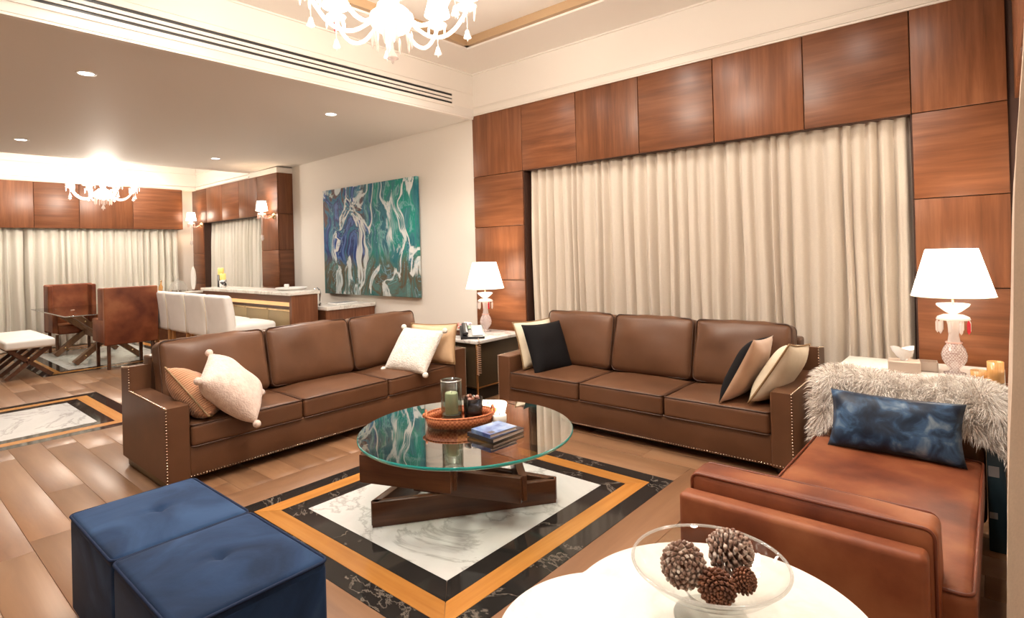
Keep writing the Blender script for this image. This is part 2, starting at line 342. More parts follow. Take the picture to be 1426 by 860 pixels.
    def cyl(s, r, z0, z1, c=(0, 0), seg=24, mi=0, T=None, r2=None):
        r2 = r if r2 is None else r2
        V = [(c[0]+q*math.cos(2*PI*k/seg), c[1]+q*math.sin(2*PI*k/seg), z) for q, z in ((r, z0), (r2, z1)) for k in range(seg)]
        F = [(k, (k+1) % seg, seg+(k+1) % seg, seg+k) for k in range(seg)]
        s.add(V, F, True, mi, T); s.disc(r, z0, c, seg, mi, False, T); return s.disc(r2, z1, c, seg, mi, True, T)
    def prism(s, poly, z0, z1, mi=0, T=None):
        n = len(poly); V = [(x, y, z0) for x, y in poly]+[(x, y, z1) for x, y in poly]
        F = [(k, (k+1) % n, n+(k+1) % n, n+k) for k in range(n)]+[tuple(reversed(range(n))), tuple(range(n, 2*n))]
        return s.add(V, F, False, mi, T)
    def beam(s, a, b, w, h, mi=0, up=(0, 0, 1)):
        a, b = Vector(a), Vector(b); t = (b-a); ln = t.length; t.normalize(); up = Vector(up); sd = t.cross(up).normalized(); u = sd.cross(t)
        T = Matrix((t, sd, u)).transposed().to_4x4(); T.translation = a
        return s.box((0, -w/2, -h/2), (ln, w/2, h/2), mi, T)
    def sphere(s, c, r, n=10, mi=0):
        return s.lathe([(max(1e-5, r*math.sin(PI*i/n)), -r*math.cos(PI*i/n)) for i in range(n+1)], n*2 if n < 12 else 20, c, mi)
    def mesh(s, name, mats):
        me = D.meshes.new(name); me.from_pydata(s.v, [], s.f)
        for m in (mats if isinstance(mats, (list, tuple)) else [mats]): me.materials.append(m)
        me.polygons.foreach_set('use_smooth', s.sm); me.polygons.foreach_set('material_index', s.mi); me.update(); return me
    def build(s, name, mats, parent=None, loc=None, T=None, kind=None, label=None):
        o = D.objects.new(name, s.mesh(name, mats)); COL.objects.link(o)
        if parent: o.parent = parent
        if loc: o.location = loc
        if T: o.matrix_local = T
        if kind: o['kind'] = kind
        if label: o['label'] = label
        return o
def tag(o, label, cat, group=None):
    o['label'] = label; o['category'] = cat
    if group: o['group'] = group
    return o
def thing(name, label, cat, loc=(0, 0, 0), rz=0, group=None):
    o = D.objects.new(name, None); COL.objects.link(o); o.location = loc; o.rotation_euler = (0, 0, rz); o.empty_display_size = .05
    return tag(o, label, cat, group)
def copy_tree(o, parent=None):
    c = o.copy(); COL.objects.link(c)
    if parent: c.parent = parent
    for ch in [k for k in D.objects if k.parent == o]: copy_tree(ch, c)
    return c
def struct(o): o['kind'] = 'structure'; return o
def rrect(hx, hy, r, z=0, n=5):
    P = []
    for cx, cy, a0 in ((hx-r, hy-r, 0), (-hx+r, hy-r, PI/2), (-hx+r, -hy+r, PI), (hx-r, -hy+r, 1.5*PI)):
        for k in range(n+1): a = a0+PI/2*k/n; P.append((cx+r*math.cos(a), cy+r*math.sin(a), z))
    return P
def frame(origin, x, y, z):
    T = Matrix((Vector(x), Vector(y), Vector(z))).transposed().to_4x4(); T.translation = origin; return T

# ================================================================ SETTING
# main directions: x runs along the curtain wall, y towards it; the lounge is x > -4.8, the passage and dining room beyond
XR, XF, YB, YW, YP = .36, -12.85, -2.6, 4.95, 4.98
# ---- floor with planks and three inlays
floor = struct(MB().box((XF-.2, YB-.2, -.12), (XR+.2, 5.4, -.006)).build('floor', M['grout']))
def inlay_rect(mx0, mx1, my0, my1, b=.112): return (mx0-3*b, mx1+3*b, my0-3*b, my1+3*b)
INL = [(-3.160, -1.955, 1.760, 3.085), (-7.64, -6.485, .20, 1.500), (-12.1, -9.95, 1.98, 3.30)]
HOLES = [inlay_rect(*r) for r in INL]
BORD = [tuple((h[0]-.26, h[1]+.26, h[2]-.26, h[3]+.26)) for h in HOLES[:1]] + [HOLES[1], HOLES[2]]
def subtract(rects, h):
    out = []
    for (a, b, c, d) in rects:
        if b <= h[0] or a >= h[1] or d <= h[2] or c >= h[3]: out.append((a, b, c, d)); continue
        if a < h[0]: out.append((a, h[0], c, d)); a = h[0]
        if b > h[1]: out.append((h[1], b, c, d)); b = h[1]
        if c < h[2]: out.append((a, b, c, h[2]))
        if d > h[3]: out.append((a, b, h[3], d))
    return out
def slab(poly, z1=0.0, z0=-.006, g=.001, m=None, name='floor_plank', parent=floor, label=None):
    cx = sum(p[0] for p in poly)/len(poly); cy = sum(p[1] for p in poly)/len(poly)
    return MB().prism([(x-cx, y-cy) for x, y in poly], z0, z1).build(name, m, parent, (cx, cy, 0), label=label)
def plank(r, m=None):
    a, b, c, d = r; g = .0008
    if b-a < .03 or d-c < .012: return
    o = MB().rbox((0, 0, -.003), (b-a-2*g, d-c-2*g, .006), .0012, k=1).build('floor_plank', m or M['floor'], floor, ((a+b)/2, (c+d)/2, 0))
cnt = 0; y = -.62; row = 0; far = []
while y < 5.05:
    w = .205; x = XR - random.uniform(.2, 1.7)
    xs = [XR+.15]
    while x > XF: xs.append(x); x -= random.uniform(1.5, 2.1)
    xs.append(XF-.05)
    for i in range(len(xs)-1):
        rs = [(xs[i+1], xs[i], y, y+w)]
        for h in BORD: rs = subtract(rs, h)
        for r in rs: plank(r); cnt += 1
    y += w; row += 1
h = HOLES[0]; q = BORD[0]
for r, m in (((q[0], h[0], q[2], q[3]), 'floor_y'), ((h[1], q[1], q[2], q[3]), 'floor_y'), ((h[0], h[1], q[2], h[2]), 'floor'), ((h[0], h[1], h[3], q[3]), 'floor')): plank(r, M[m])
def ring(mr, b0, b1, mx, my, name, lab):
    o = (mr[0]-b1, mr[1]+b1, mr[2]-b1, mr[3]+b1); i = (mr[0]-b0, mr[1]+b0, mr[2]-b0, mr[3]+b0); e = .0012
    for poly, m in (([(o[0], o[2]), (o[1], o[2]), (i[1], i[2]), (i[0], i[2])], mx), ([(i[0], i[3]), (i[1], i[3]), (o[1], o[3]), (o[0], o[3])], mx),
                    ([(o[0], o[2]), (i[0], i[2]), (i[0], i[3]), (o[0], o[3])], my), ([(i[1], i[2]), (o[1], o[2]), (o[1], o[3]), (i[1], i[3])], my)):
        cx = sum(p[0] for p in poly)/4; cy = sum(p[1] for p in poly)/4
        poly = [(p[0]-math.copysign(e, p[0]-cx), p[1]-math.copysign(e, p[1]-cy)) for p in poly]
        slab(poly, m=m, name=name, label=lab)
for r in INL:
    ring(r, .224, .336, M['black_marble'], M['black_marble'], 'marble_strip', 'black marble strip with white veins')
    ring(r, .112, .224, M['orange_x'], M['orange_y'], 'wood_strip', 'honey orange wood strip')
    ring(r, 0, .112, M['black_marble'], M['black_marble'], 'marble_strip', 'black marble strip with white veins')
    slab([(r[0], r[2]), (r[1], r[2]), (r[1], r[3]), (r[0], r[3])], m=M['marble'], name='marble_slab', label='white marble slab with grey veins')

# ---- wall with panels and the wide window recess
wb = MB()
wb.box((-4.83, YW+.022, 0), (-4.06, 5.3, 3.9)); wb.box((-.455, YW+.022, 0), (XR, 5.3, 3.9)); wb.box((-4.06, YW+.022, 2.40), (-.455, 5.3, 3.9))
wb.box((-4.06, 5.2, 0), (-.455, 5.3, 2.4))
wall_back = struct(wb.build('wall_back', M['wood_seam']))
struct(MB().box((-4.815, YW-.0, 3.145), (XR, YW+.03, 3.66)).build('trim_1', M['ceil']))
t2 = MB()
for z in (3.16, 3.225, 3.24): t2.box((-4.81, YW-.008, z), (XR, YW, z+.008))
t2.box((-4.81, YW-.016, 3.14), (XR, YW, 3.152)); t2.box((-4.81, YW-.02, 3.635), (XR, YW, 3.66))
struct(t2.build('trim_2', M['ceil']))
def panel(x0, x1, z0, z1, grain, parent, y=YW, axis='x', sgn=-1, name='wood_panel'):
    g = .003
    if axis == 'x': c = ((x0+x1)/2, y+.011, (z0+z1)/2); size = (x1-x0-2*g, .022, z1-z0-2*g)
    else: c = (y, (x0+x1)/2, (z0+z1)/2); size = (.022, x1-x0-2*g, z1-z0-2*g)
    m = M['wood_v'] if grain == 'v' else (M['wood_h'] if axis == 'x' else M['wood_hy'])
    return MB().rbox((0, 0, 0), size, .003, k=1).build(name, m, parent, c)
xs = [-4.83, -4.06, -3.326, -2.602, -1.875, -1.152, -.453, .068]
for i in range(7): panel(xs[i], xs[i+1], 2.40, 3.145, 'vh'[i % 2], wall_back)
for k, (z0, z1) in enumerate(((1.79, 2.40), (1.165, 1.79), (.54, 1.165), (.02, .54))):
    panel(-4.83, -4.06, z0, z1, 'hv'[k % 2], wall_back); panel(-.453, .068, z0, z1, 'hv'[k % 2], wall_back)
# jambs of the recess
struct(MB().box((-4.066, YW+.02, 0), (-4.05, 5.2, 2.4)).box((-.462, YW+.02, 0), (-.448, 5.2, 2.4)).build('trim_3', M['wood_seam']))
# wall with the painting, wall above bar, far wall
struct(MB().box((-9.21, YP, 0), (-4.83, 5.3, 3.15)).build('wall_passage', M['wall']))
struct(MB().box((XF-.2, 5.0, 0), (-9.2, 5.3, 3.9)).build('wall_dining', M['wall']))
wf = MB(); wf.box((XF-.2, YB, 0), (XF, 5.0, 3.9))
struct(wf.build('wall_far', M['wall']))
struct(MB().box((XR, YB, 0), (XR+.1, 5.3, 3.9)).build('wall_right', M['wall']))
struct(MB().box((XF-.2, YB-.1, 0), (XR+.1, YB, 3.9)).build('wall_front', M['wall']))
struct(MB().box((-9.2, YP-.014, 0), (-4.84, YP, .09)).build('baseboard_passage', M['wood_seam']))
# ---- bar wall: proud walnut box with a window opening
YBW = 4.70
bw = MB()
bw.box((XF, YBW+.022, 0), (-12.30, 5.0, 2.93)); bw.box((-9.80, YBW+.022, 0), (-9.222, 5.0, 2.93)); bw.box((-12.30, YBW+.022, 2.235), (-9.80, 5.0, 2.93))
wall_bar = struct(bw.build('wall_bar', M['wood_seam']))
nb = 5; bx = [-12.84+(12.84-9.2)*i/nb for i in range(nb+1)]
for i in range(nb): panel(bx[i], bx[i+1], 2.235, 2.93, 'hv'[i % 2], wall_bar, YBW)
for k, (z0, z1) in enumerate(((1.62, 2.235), (1.0, 1.62), (.38, 1.0), (.0, .38))):
    panel(-12.84, -12.30, z0, z1, 'vh'[k % 2], wall_bar, YBW); panel(-9.80, -9.2, z0, z1, 'vh'[k % 2], wall_bar, YBW)
    panel(YBW+.022, YP, z0, z1, 'vh'[k % 2], wall_bar, -9.211, axis='y')
panel(YBW+.022, YP, 2.235, 2.93, 'v', wall_bar, -9.211, axis='y')
# ---- far pelmet (walnut) with panels
fp = struct(MB().box((XF, .2, 2.12), (-12.64, 4.42, 2.92)).build('trim_4', M['wood_seam']))
ys = [.2, 1.2, 2.08, 2.72, 3.56, 4.42]
for i in range(5): panel(ys[i], ys[i+1], 2.115, 2.925, 'hv'[i % 2], fp, -12.629, axis='y')
panel(-12.85, -12.64, 2.115, 2.925, 'v', fp, 4.42)
# ---- right-hand pelmet over the near curtain
rp = struct(MB().box((.122, 3.0, 2.40), (XR, YW, 3.145)).build('trim_5', M['wood_seam']))
for i in range(3): panel(3.0+.65*i, 3.0+.65*(i+1), 2.40, 3.145, 'vh'[i % 2], rp, .111, axis='y')
# ---- ceilings
cl = MB(); z1, z2 = 3.125, 3.02; xa, xb = -4.80, -10.2
cl.add([(xa, YB, z1), (xa, YP+.02, z1), (xb, YP+.02, z2), (xb, YB, z2), (xa, YB, z1+.1), (xa, YP+.02, z1+.1), (xb, YP+.02, z2+.1), (xb, YB, z2+.1)],
       [(0, 1, 2, 3), (7, 6, 5, 4), (0, 4, 5, 1), (2, 6, 7, 3), (1, 5, 6, 2), (0, 3, 7, 4)])
struct(cl.build('ceiling_passage', M['ceil_gloss']))
struct(MB().box((xb-.02, YB, 3.02), (xb+.1, 4.99, 3.8)).build('trim_6', M['ceil']))
struct(MB().box((XF, YB, 3.7), (xb+.1, 5.0, 3.8)).build('ceiling_dining', M['ceil']))
dt = MB(); dt.box((XF, YBW-.0, 2.93), (xb, 5.0, 3.72)); dt.box((XF, .2, 2.92), (-12.62, YBW, 3.72)); dt.box((xb, YBW-.0, 2.93), (-9.2, 5.0, 3.02))
for z in (2.94, 3.0, 3.25): dt.box((XF, YBW-.02, z), (xb, YBW, z+.02)); dt.box((XF, .2, z), (-12.60, YBW, z+.02))
struct(dt.build('trim_7', M['ceil']))
# fascia between the lounge ceiling and the lower passage ceiling
fa = MB(); fa.box((-4.86, YB, 3.105), (-4.806, YW, 3.66)); fa.box((-4.812, YB, 3.40), (-4.800, YW, 3.408)); fa.box((-4.812, YB, 3.635), (-4.79, YW, 3.66))
struct(fa.build('trim_8', M['ceil']))
# lounge ceiling: ring plus raised tray with a brown edge band
T0 = (-4.24, -.6, -1.4, 4.30)   # x0,x1,y0,y1 of the tray
lc = MB(); lc.box((-4.82, YB, 3.65), (T0[0], YW, 3.75)); lc.box((T0[1], YB, 3.65), (XR, YW, 3.75)); lc.box((T0[0], YB, 3.65), (T0[1], T0[2], 3.75)); lc.box((T0[0], T0[3], 3.65), (T0[1], YW, 3.75))
lc.box((T0[0]-.1, T0[2]-.1, 3.75), (T0[1]+.1, T0[3]+.1, 3.85))
struct(lc.build('ceiling_lounge', M['ceil']))
te = MB(); w = .05
te.box((T0[0], T0[2], 3.67), (T0[0]+w, T0[3], 3.75)); te.box((T0[1]-w, T0[2], 3.67), (T0[1], T0[3], 3.75)); te.box((T0[0], T0[2], 3.67), (T0[1], T0[2]+w, 3.75)); te.box((T0[0], T0[3]-w, 3.67), (T0[1], T0[3], 3.75))
struct(te.build('trim_9', mat('brown_trim', (.42, .28, .16), .4)))

# ---------------------------------------------------------------- air vent
t = thing('air_vent', 'long linear air vent with black slots in the cream ceiling fascia', 'air vent', (-4.80, 1.3, 3.29))
MB().box((-.004, -3.3, -.075), (.002, 3.3, .065)).build('backing', M['black_plastic'], t)
MB().box((0, -3.32, -.095), (.012, 3.32, -.06)).build('frame', M['ceil'], t); MB().box((0, -3.32, .055), (.012, 3.32, .08)).build('frame', M['ceil'], t); MB().box((0, 3.29, -.06), (.012, 3.32, .055)).build('frame', M['ceil'], t)
for z in (-.037, .003): MB().box((0, -3.3, z), (.012, 3.29, z+.026)).build('slat', M['ceil'], t)

# ---------------------------------------------------------------- downlights
def zc(x): return 3.125+(3.02-3.125)*(x+4.8)/(-5.4)
DL = [((-5.85, 1.33), 'round recessed downlight in the low ceiling, largest and nearest the air vent on the left'),
      ((-9.15, 1.40), 'round recessed downlight at the far left of the low ceiling above the bench'),
      ((-5.72, 3.58), 'round recessed downlight in the low ceiling above the lower bar counter side'),
      ((-9.1, 3.68), 'small round recessed downlight in the low ceiling just left of the bar wall')]
proto = None
def downlight(x, y, label, z=None, power=22, vis=True, spot=2.3):
    global proto
    z = zc(x) if z is None else z
    if proto is None:
        t = thing('downlight', label, 'ceiling light', (x, y, z), group='recessed downlights'); proto = t
        MB().lathe([(.055, .0), (.058, -.006), (.075, -.006), (.08, 0)], 24).build('trim_ring', M['white'], t)
        MB().disc(.056, -.003, up=False).build('lens', M['light'], t)
    else:
        t = copy_tree(proto); t.location = (x, y, z); t['label'] = label
    lamp('downlight_or_fill_beam', 'SPOT', (x, y, z-.03), power, (1, .95, .88), .06, spot=spot, blend=.8)
    return t
for (p, lab) in DL: downlight(*p, lab, power=80)
FILL_SPOTS = [(-3.6, .4, 3.65), (-1.2, .2, 3.65), (-3.9, 3.7, 3.65), (-2.4, 3.9, 3.65), (-.9, 3.7, 3.65), (-7.4, -.8, None), (-.5, 2.2, 3.65), (-4.1, 1.2, 3.65), (-11.9, 1.4, 3.65), (-11.9, 3.6, 3.65), (-7.4, 2.4, None)]
for (x, y, z) in FILL_SPOTS:  # fill spots added under the ceilings for brightness, without any fixture
    lamp('downlight_or_fill_beam', 'SPOT', (x, y, (z or zc(x))-.03), 70, (1, .94, .86), .12, spot=2.6, blend=1.0)
# no cove lights are built in the lounge tray or the dining ceiling
# ---------------------------------------------------------------- curtains
def curtain(name, p0, p1, z0, z1, folds, amp, m, label, seed, group=None, lean=0.0, flare=.0, ny=14):
    rnd = random.Random(seed); p0, p1 = Vector((*p0, 0)), Vector((*p1, 0)); d = p1-p0; Ln = d.length; d.normalize(); nrm = Vector((-d.y, d.x, 0))
    nx = folds*14; V = []; F = []
    # irregular fold positions
    ph = [0]; 
    for i in range(folds): ph.append(ph[-1]+rnd.uniform(.6, 1.5))
    tot = ph[-1]; am = [rnd.uniform(.55, 1.15) for _ in range(folds+1)]; drift = [rnd.uniform(-1, 1)*.25 for _ in range(folds+1)]
    for j in range(ny+1):
        tz = j/ny; z = z0+(z1-z0)*tz
        for i in range(nx+1):
            f = i/nx*folds; k = min(int(f), folds-1); fr = f-k
            s = (ph[k]+(ph[k+1]-ph[k])*fr)/tot
            a = am[k]*(1-fr)+am[k+1]*fr
            pinch = .55+.45*min(1, (1-tz)*4)
            wv = math.cos(2*PI*fr + .5*math.sin(2*PI*fr)+drift[k]*(1-tz)*.6)
            wv2 = .28*math.sin(4*PI*fr*1.0+2.1*tz+k*1.7)*(1-tz*.6)
            off = amp*a*pinch*(wv+wv2) + amp*.5*noise.noise(Vector((s*9, tz*1.4, seed)))*(1-tz)
            xx = s*Ln*(1 + flare*(1-tz)) + .012*math.sin(7*tz+k)*(1-tz) + lean*(1-tz)
            p = p0 + d*xx + nrm*off; V.append((p.x, p.y, z))
    for j in range(ny):
        for i in range(nx):
            a = j*(nx+1)+i; F.append((a, a+1, a+nx+2, a+nx+1))
    o = MB().add(V, F, True).build(name, m); tag(o, label, 'curtain', group); return o
curtain('curtain', (-4.03, 5.06), (-2.17, 5.06), .02, 2.415, 17, .04, M['curtain'], 'beige pleated curtain, left half of the wide window behind the brown sofa', 3, 'lounge window curtains')
curtain('curtain', (-2.19, 5.06), (-.475, 5.06), .02, 2.415, 16, .04, M['curtain'], 'beige pleated curtain, right half of the wide window, ending beside the large table lamp', 5, 'lounge window curtains')
curtain('curtain', (-12.74, .0), (-12.74, 1.95), .02, 2.2, 14, .05, M['curtain2'], 'ivory curtain on the far dining wall, leftmost, behind the white bench', 11, 'dining wall curtains')
curtain('curtain', (-12.74, 1.97), (-12.74, 2.85), .02, 2.2, 7, .05, M['curtain2'], 'ivory curtain on the far dining wall, behind the far brown wing chair', 12, 'dining wall curtains')
curtain('curtain', (-12.74, 2.87), (-12.74, 4.38), .02, 2.2, 12, .05, M['curtain2'], 'ivory curtain on the far dining wall, rightmost, below the chandelier', 13, 'dining wall curtains')
curtain('curtain', (-12.62, 4.88), (-9.84, 4.88), .4, 2.26, 18, .045, M['curtain2'], 'ivory curtain in the bar window between the two wall sconces', 14, lean=-.05)

# near curtain at the right edge
def near_curtain():
    V = []; F = []; ny, nz = 150, 20
    prof = [(0, -.02), (.65, -.013), (.9, -.006), (1.06, .001), (1.22, .010), (1.39, .017), (1.55, .022), (1.71, .030), (1.87, .042), (2.02, .054), (2.6, .10)]
    def base(z):
        for (za, xa_), (zb, xb_) in zip(prof[:-1], prof[1:]):
            if z <= zb: k = max(0, (z-za)/(zb-za)); k = k*k*(3-2*k)*.5+k*.5; return xa_+(xb_-xa_)*k
        return prof[-1][1]
    for j in range(nz+1):
        z = .03+(2.62-.03)*j/nz
        for i in range(ny+1):
            y = 1.62+(3.5-1.62)*i/ny; f = (y-1.62)/.16
            x = base(z) + .006 + (y-1.7)*.011 + .016*(1+.3*math.sin(f*1.7))*(1-math.cos(2*PI*f)) + .004*noise.noise(Vector((y*5, z*1.5, 2)))
            V.append((x, y, z))
    for j in range(nz):
        for i in range(ny): a = j*(ny+1)+i; F.append((a, a+1, a+ny+2, a+ny+1))
    o = MB().add(V, F, True).build('curtain', M['curtain3']); tag(o, 'tan lattice-woven curtain close to the camera along the right edge', 'curtain')
near_curtain()

# ---------------------------------------------------------------- painting
t = thing('painting', 'large poured abstract canvas in teal, blue and white on the cream wall', 'painting', (-7.0, YP-.045, 1.72))
MB().rbox((0, 0, 0), (2.28, .05, 1.62), .004, k=1).build('canvas', M['painting'], t)
MB().box((-1.1, .012, -.78), (1.1, .03, .78)).build('stretcher', M['dark_wood'], t)

# ---------------------------------------------------------------- sofas  (local: x along width, front at y=0 facing -y, z up)
def nails(pts, r=.007, step=.019):
    mb = MB(); 
    for a, b in zip(pts[:-1], pts[1:]):
        a, b = Vector(a[0]), Vector(b[0]); n = max(1, int((b-a).length/step))
        for i in range(n):
            p = a+(b-a)*(i/n); 
            V = [p+Vector((r, 0, 0)), p+Vector((-r, 0, 0)), p+Vector((0, r, 0)), p+Vector((0, -r, 0)), p+Vector((0, 0, r)), p+Vector((0, 0, -r))]
            mb.add(V, [(0, 2, 4), (2, 1, 4), (1, 3, 4), (3, 0, 4), (2, 0, 5), (1, 2, 5), (3, 1, 5), (0, 3, 5)], True)
    return mb
def sofa(W, aw, label, loc, rz, seed):
    rnd = random.Random(seed); t = thing('sofa', label, 'sofa', loc, rz, 'brown leather sofas'); m = M['leather']; dp = .90; hz = W/2
    b = MB(); b.rbox((0, dp/2, .165), (W-2*aw+.01, dp-.01, .21), .012, k=1); b.build('base', m, t)
    b = MB(); b.rbox((0, dp-.08, .46), (W-2*aw+.01, .13, .66), .02, n=2); b.build('backrest_frame', m, t)
    for sx in (-1, 1):
        b = MB(); x0 = sx*(hz-aw/2)
        prof = [(0, .06), (dp, .06), (dp, .715), (dp-.17, .735), (dp-.17, .56), (0, .545)]
        # extruded arm outline with softened rim
        for (inset, e) in ((0, aw-.02), ): pass
        def outline(ins): 
            c = (dp/2, .35); return [(y+(ins if y < .01 else (-ins if y > dp-.01 else 0)), z+(ins if z < .1 else -ins)) for y, z in prof]
        rings = [(-aw/2, .008), (-aw/2+.008, 0), (aw/2-.008, 0), (aw/2, .008)]; V = []; F = []
        for (dx, ins) in rings:
            for (y, z) in outline(ins): V.append((x0+dx, y, z))
        n = len(prof)
        for r_ in range(3):
            for k in range(n): F.append((r_*n+k, r_*n+(k+1) % n, (r_+1)*n+(k+1) % n, (r_+1)*n+k))
        F.append(tuple(reversed(range(n)))); F.append(tuple(range(3*n, 4*n)))
        b.add(V, F); b.build('arm', m, t)
        xo = x0+sx*(aw/2-.004)
        pts = [((xo, -.003, .07),), ((xo, -.003, .545),), ((xo, dp-.17, .563),), ((xo, dp-.172, .735),), ((xo, dp, .717),)]
        nails(pts).build('nailhead_trim', M['nail'], t, kind='stuff')
    nails([((-hz+aw, -.002, .075),), ((hz-.005, -.002, .075),)]).build('nailhead_trim', M['nail'], t, kind='stuff')
    sw = (W-2*aw)/3
    for i in range(3):
        cx = -hz+aw+sw*(i+.5)
        s = MB().rbox((0, 0, 0), (sw-.006, .66, .15), .028, n=10, k=3, puff=(0, 0, .022), wr=.004).build('seat_cushion', m, t, (cx, .33-.012, .335))
        pp = MB(); R = rrect(sw/2-.006, .325, .03); pp.tube([(x, y, .071) for x, y, _ in R], .0055, 6, True); pp.tube([(x, y, -.071) for x, y, _ in R], .0055, 6, True); pp.build('piping', M['leather_pipe'], s)
        T = Matrix.Translation((cx, .62, .655)) @ Matrix.Rotation(math.radians(-13), 4, 'X')
        c = MB().rbox((0, 0, 0), (sw-.01, .17, .50), .05, n=12, k=3, puff=(0, .045, .006), wr=.012).build('back_cushion', m, t, T=T)
        R = rrect(sw/2-.012, .243, .045); pp = MB(); pp.tube([(x, -.062, y) for x, y, _ in R], .0055, 6, True); pp.tube([(x, .062, y) for x, y, _ in R], .0055, 6, True); pp.build('piping', M['leather_pipe'], c)
    for sx in (-1, 1): MB().rbox((sx*(hz-.035), dp/2, .03), (.03, dp-.12, .05), .003, k=1).build('plinth', mat('dark_bronze', (.16, .12, .06), .3, metal=.8), t)
    for sx in (-1, 1):
        for yy in (.09, dp-.09): MB().cyl(.03, 0, .065, (sx*(hz-.1), yy), 12, r2=.036).build('foot', M['black_leg'], t)
    return t
# left sofa faces +x : local -y -> world +x  => rz = +90deg ; local x -> world y
sofa(2.69, .145, 'brown leather three-seat sofa on the left with its side towards the camera', (-4.07, 2.645, 0), PI/2, 1)
sofa(2.50, .135, 'brown leather three-seat sofa in front of the wide beige curtain', (-2.265, 3.86, 0), 0, 2)

# ---------------------------------------------------------------- throw pillows
def pillow(name, a, b, c, scale, thick, mats, label, piping=None, pom=None, group='throw pillows on the sofas', back=None, shift=(0, 0, 0), split=False):
    """a, b, c: three corners in order round the pillow; b is shared. scale is about the pillow's own distance."""
    C0 = Vector((0, 0, 1.5)); P = [C0+(Vector(p)-C0)*scale+Vector(shift) for p in (a, b, c)]
    A, B, Cc = P; u = (Cc-B); v = (A-B); w, h = u.length, v.length; u.normalize(); v = (v-u*v.dot(u)).normalized(); n = u.cross(v)
    ctr = (A+Cc)/2
    if n.dot(C0-ctr) < 0: u = -u; n = u.cross(v)
    n_ = 20; mb = MB(); V = []; idx = {}
    def pt(i, j, sgn):
        s, t_ = -1+2*i/n_, -1+2*j/n_
        pk = .045 if pom else .07; x = w/2*s*(1-pk*(1-t_*t_)); y = h/2*t_*(1-pk*(1-s*s))
        e = max(0, (1-s**4)*(1-t_**4)); z = sgn*thick/2*e**.62*(1-.12*(s*s+t_*t_))
        nn = noise.noise(Vector((x*7+thick*50, y*7, sgn*3)))*.012*e; return (x, y, z+nn*sgn)
    for sgn in (1, -1):
        for j in range(n_+1):
            for i in range(n_+1):
                if sgn < 0 and (i in (0, n_) or j in (0, n_)): idx[(i, j, -1)] = idx[(i, j, 1)]; continue
                idx[(i, j, sgn)] = len(V); V.append(pt(i, j, sgn))
    for sgn in (1, -1):
        F = []
        for j in range(n_):
            for i in range(n_):
                q = (idx[(i, j, sgn)], idx[(i+1, j, sgn)], idx[(i+1, j+1, sgn)], idx[(i, j+1, sgn)]); F.append(q if sgn > 0 else tuple(reversed(q)))
        if sgn > 0: mb.add(V, F, True, 0)
        else: mb.f += F; mb.sm += [True]*len(F); mb.mi += [1 if back else 0]*len(F)
    t = D.objects.new(name, None); COL.objects.link(t); t.empty_display_size = .05; tag(t, label, 'pillow', group)
    t.matrix_world = frame(ctr, u, v, n)
    mb.build('cover', [mats]+([back] if back else []), t)
    if piping:
        P = [pt(i, 0, 1) for i in range(n_)]+[pt(n_, j, 1) for j in range(n_)]+[pt(i, n_, 1) for i in range(n_, 0, -1)]+[pt(0, j, 1) for j in range(n_, 0, -1)]
        MB().tube(P, .0065, 6, True).build('piping', piping, t)
    if pom:
        for i, j in ((0, 0), (n_, 0), (n_, n_), (0, n_)):
            p = pt(i, j, 1); s = MB().lathe([(max(1e-5, .026*math.sin(PI*k/8))*(1+.04*((k*7) % 3)), -.026*math.cos(PI*k/8)) for k in range(9)], 14); s.build('pompom', mats, t, p)
    return t
pillow('throw_pillow', (-4.118, 1.591, .86), (-3.736, 1.378, .754), (-3.646, 1.691, .433), 1.075, .25, M['pink'], 'blush pink fleece pillow with pompom corners on the left sofa', pom=True)
# apricot pillow seen edge-on, leaning behind the pink one
e0 = Vector((-4.16, 1.46, .615)); vv = Vector((-.572, -.38, .725)); uu = Vector((-.776, .552, -.323))
pillow('throw_pillow', e0+vv*.225, e0-vv*.225, e0-vv*.225+uu*.44, 1.0, .22, M['ribbed'], 'ribbed apricot pillow behind the pink one at the near arm of the left sofa', piping=M['gold_pipe'])
pillow('throw_pillow', (-4.349, 3.455, .799), (-4.29, 3.15, .453), (-3.845, 3.27, .433), 1.03, .17, M['sherpa'], 'white fleece pillow with pompom corners at the far end of the left sofa', pom=True)
pillow('throw_pillow', (-4.46, 3.60, .80), (-4.50, 3.48, .43), (-4.07, 3.70, .43), 1.0, .14, M['gold_fab'], 'golden beige satin pillow behind the white fleece pillow', piping=M['gold_pipe'], shift=(.03, .06, 0))
pillow('throw_pillow', (-3.42, 3.98, .84), (-3.28, 3.93, .43), (-3.19, 4.38, .43), 1.0, .14, M['cream_fab'], 'cream satin pillow with bronze piping behind the black pillow', piping=M['gold_pipe'], shift=(-.0, .0, 0))
pillow('throw_pillow', (-3.122, 3.729, .866), (-2.95, 3.70, .439), (-2.865, 4.144, .436), 1.055, .15, M['black_fab'], 'plain black pillow at the left end of the curtain-side sofa', shift=(.0, 0, 0))
pillow('throw_pillow', (-1.169, 4.097, .905), (-1.185, 3.645, .88), (-1.401, 3.61, .461), 1.07, .16, M['tan_fab'], 'fawn pillow with a black reverse at the right end of the curtain-side sofa', back=M['black_fab'])
pillow('throw_pillow', (-1.0, 4.319, .815), (-1.034, 3.872, .845), (-1.284, 3.828, .448), 1.02, .17, M['cream_fab'], 'cream satin pillow with bronze piping against the right arm of the curtain-side sofa', piping=M['gold_pipe'])
pillow('throw_pillow', (-.70, 3.47, .705), (-.73, 3.36, .43), (-.15, 3.36, .43), 1.0, .13, M['blue_cush'], 'mottled blue velvet lumbar pillow on the tan leather daybed', group=None)

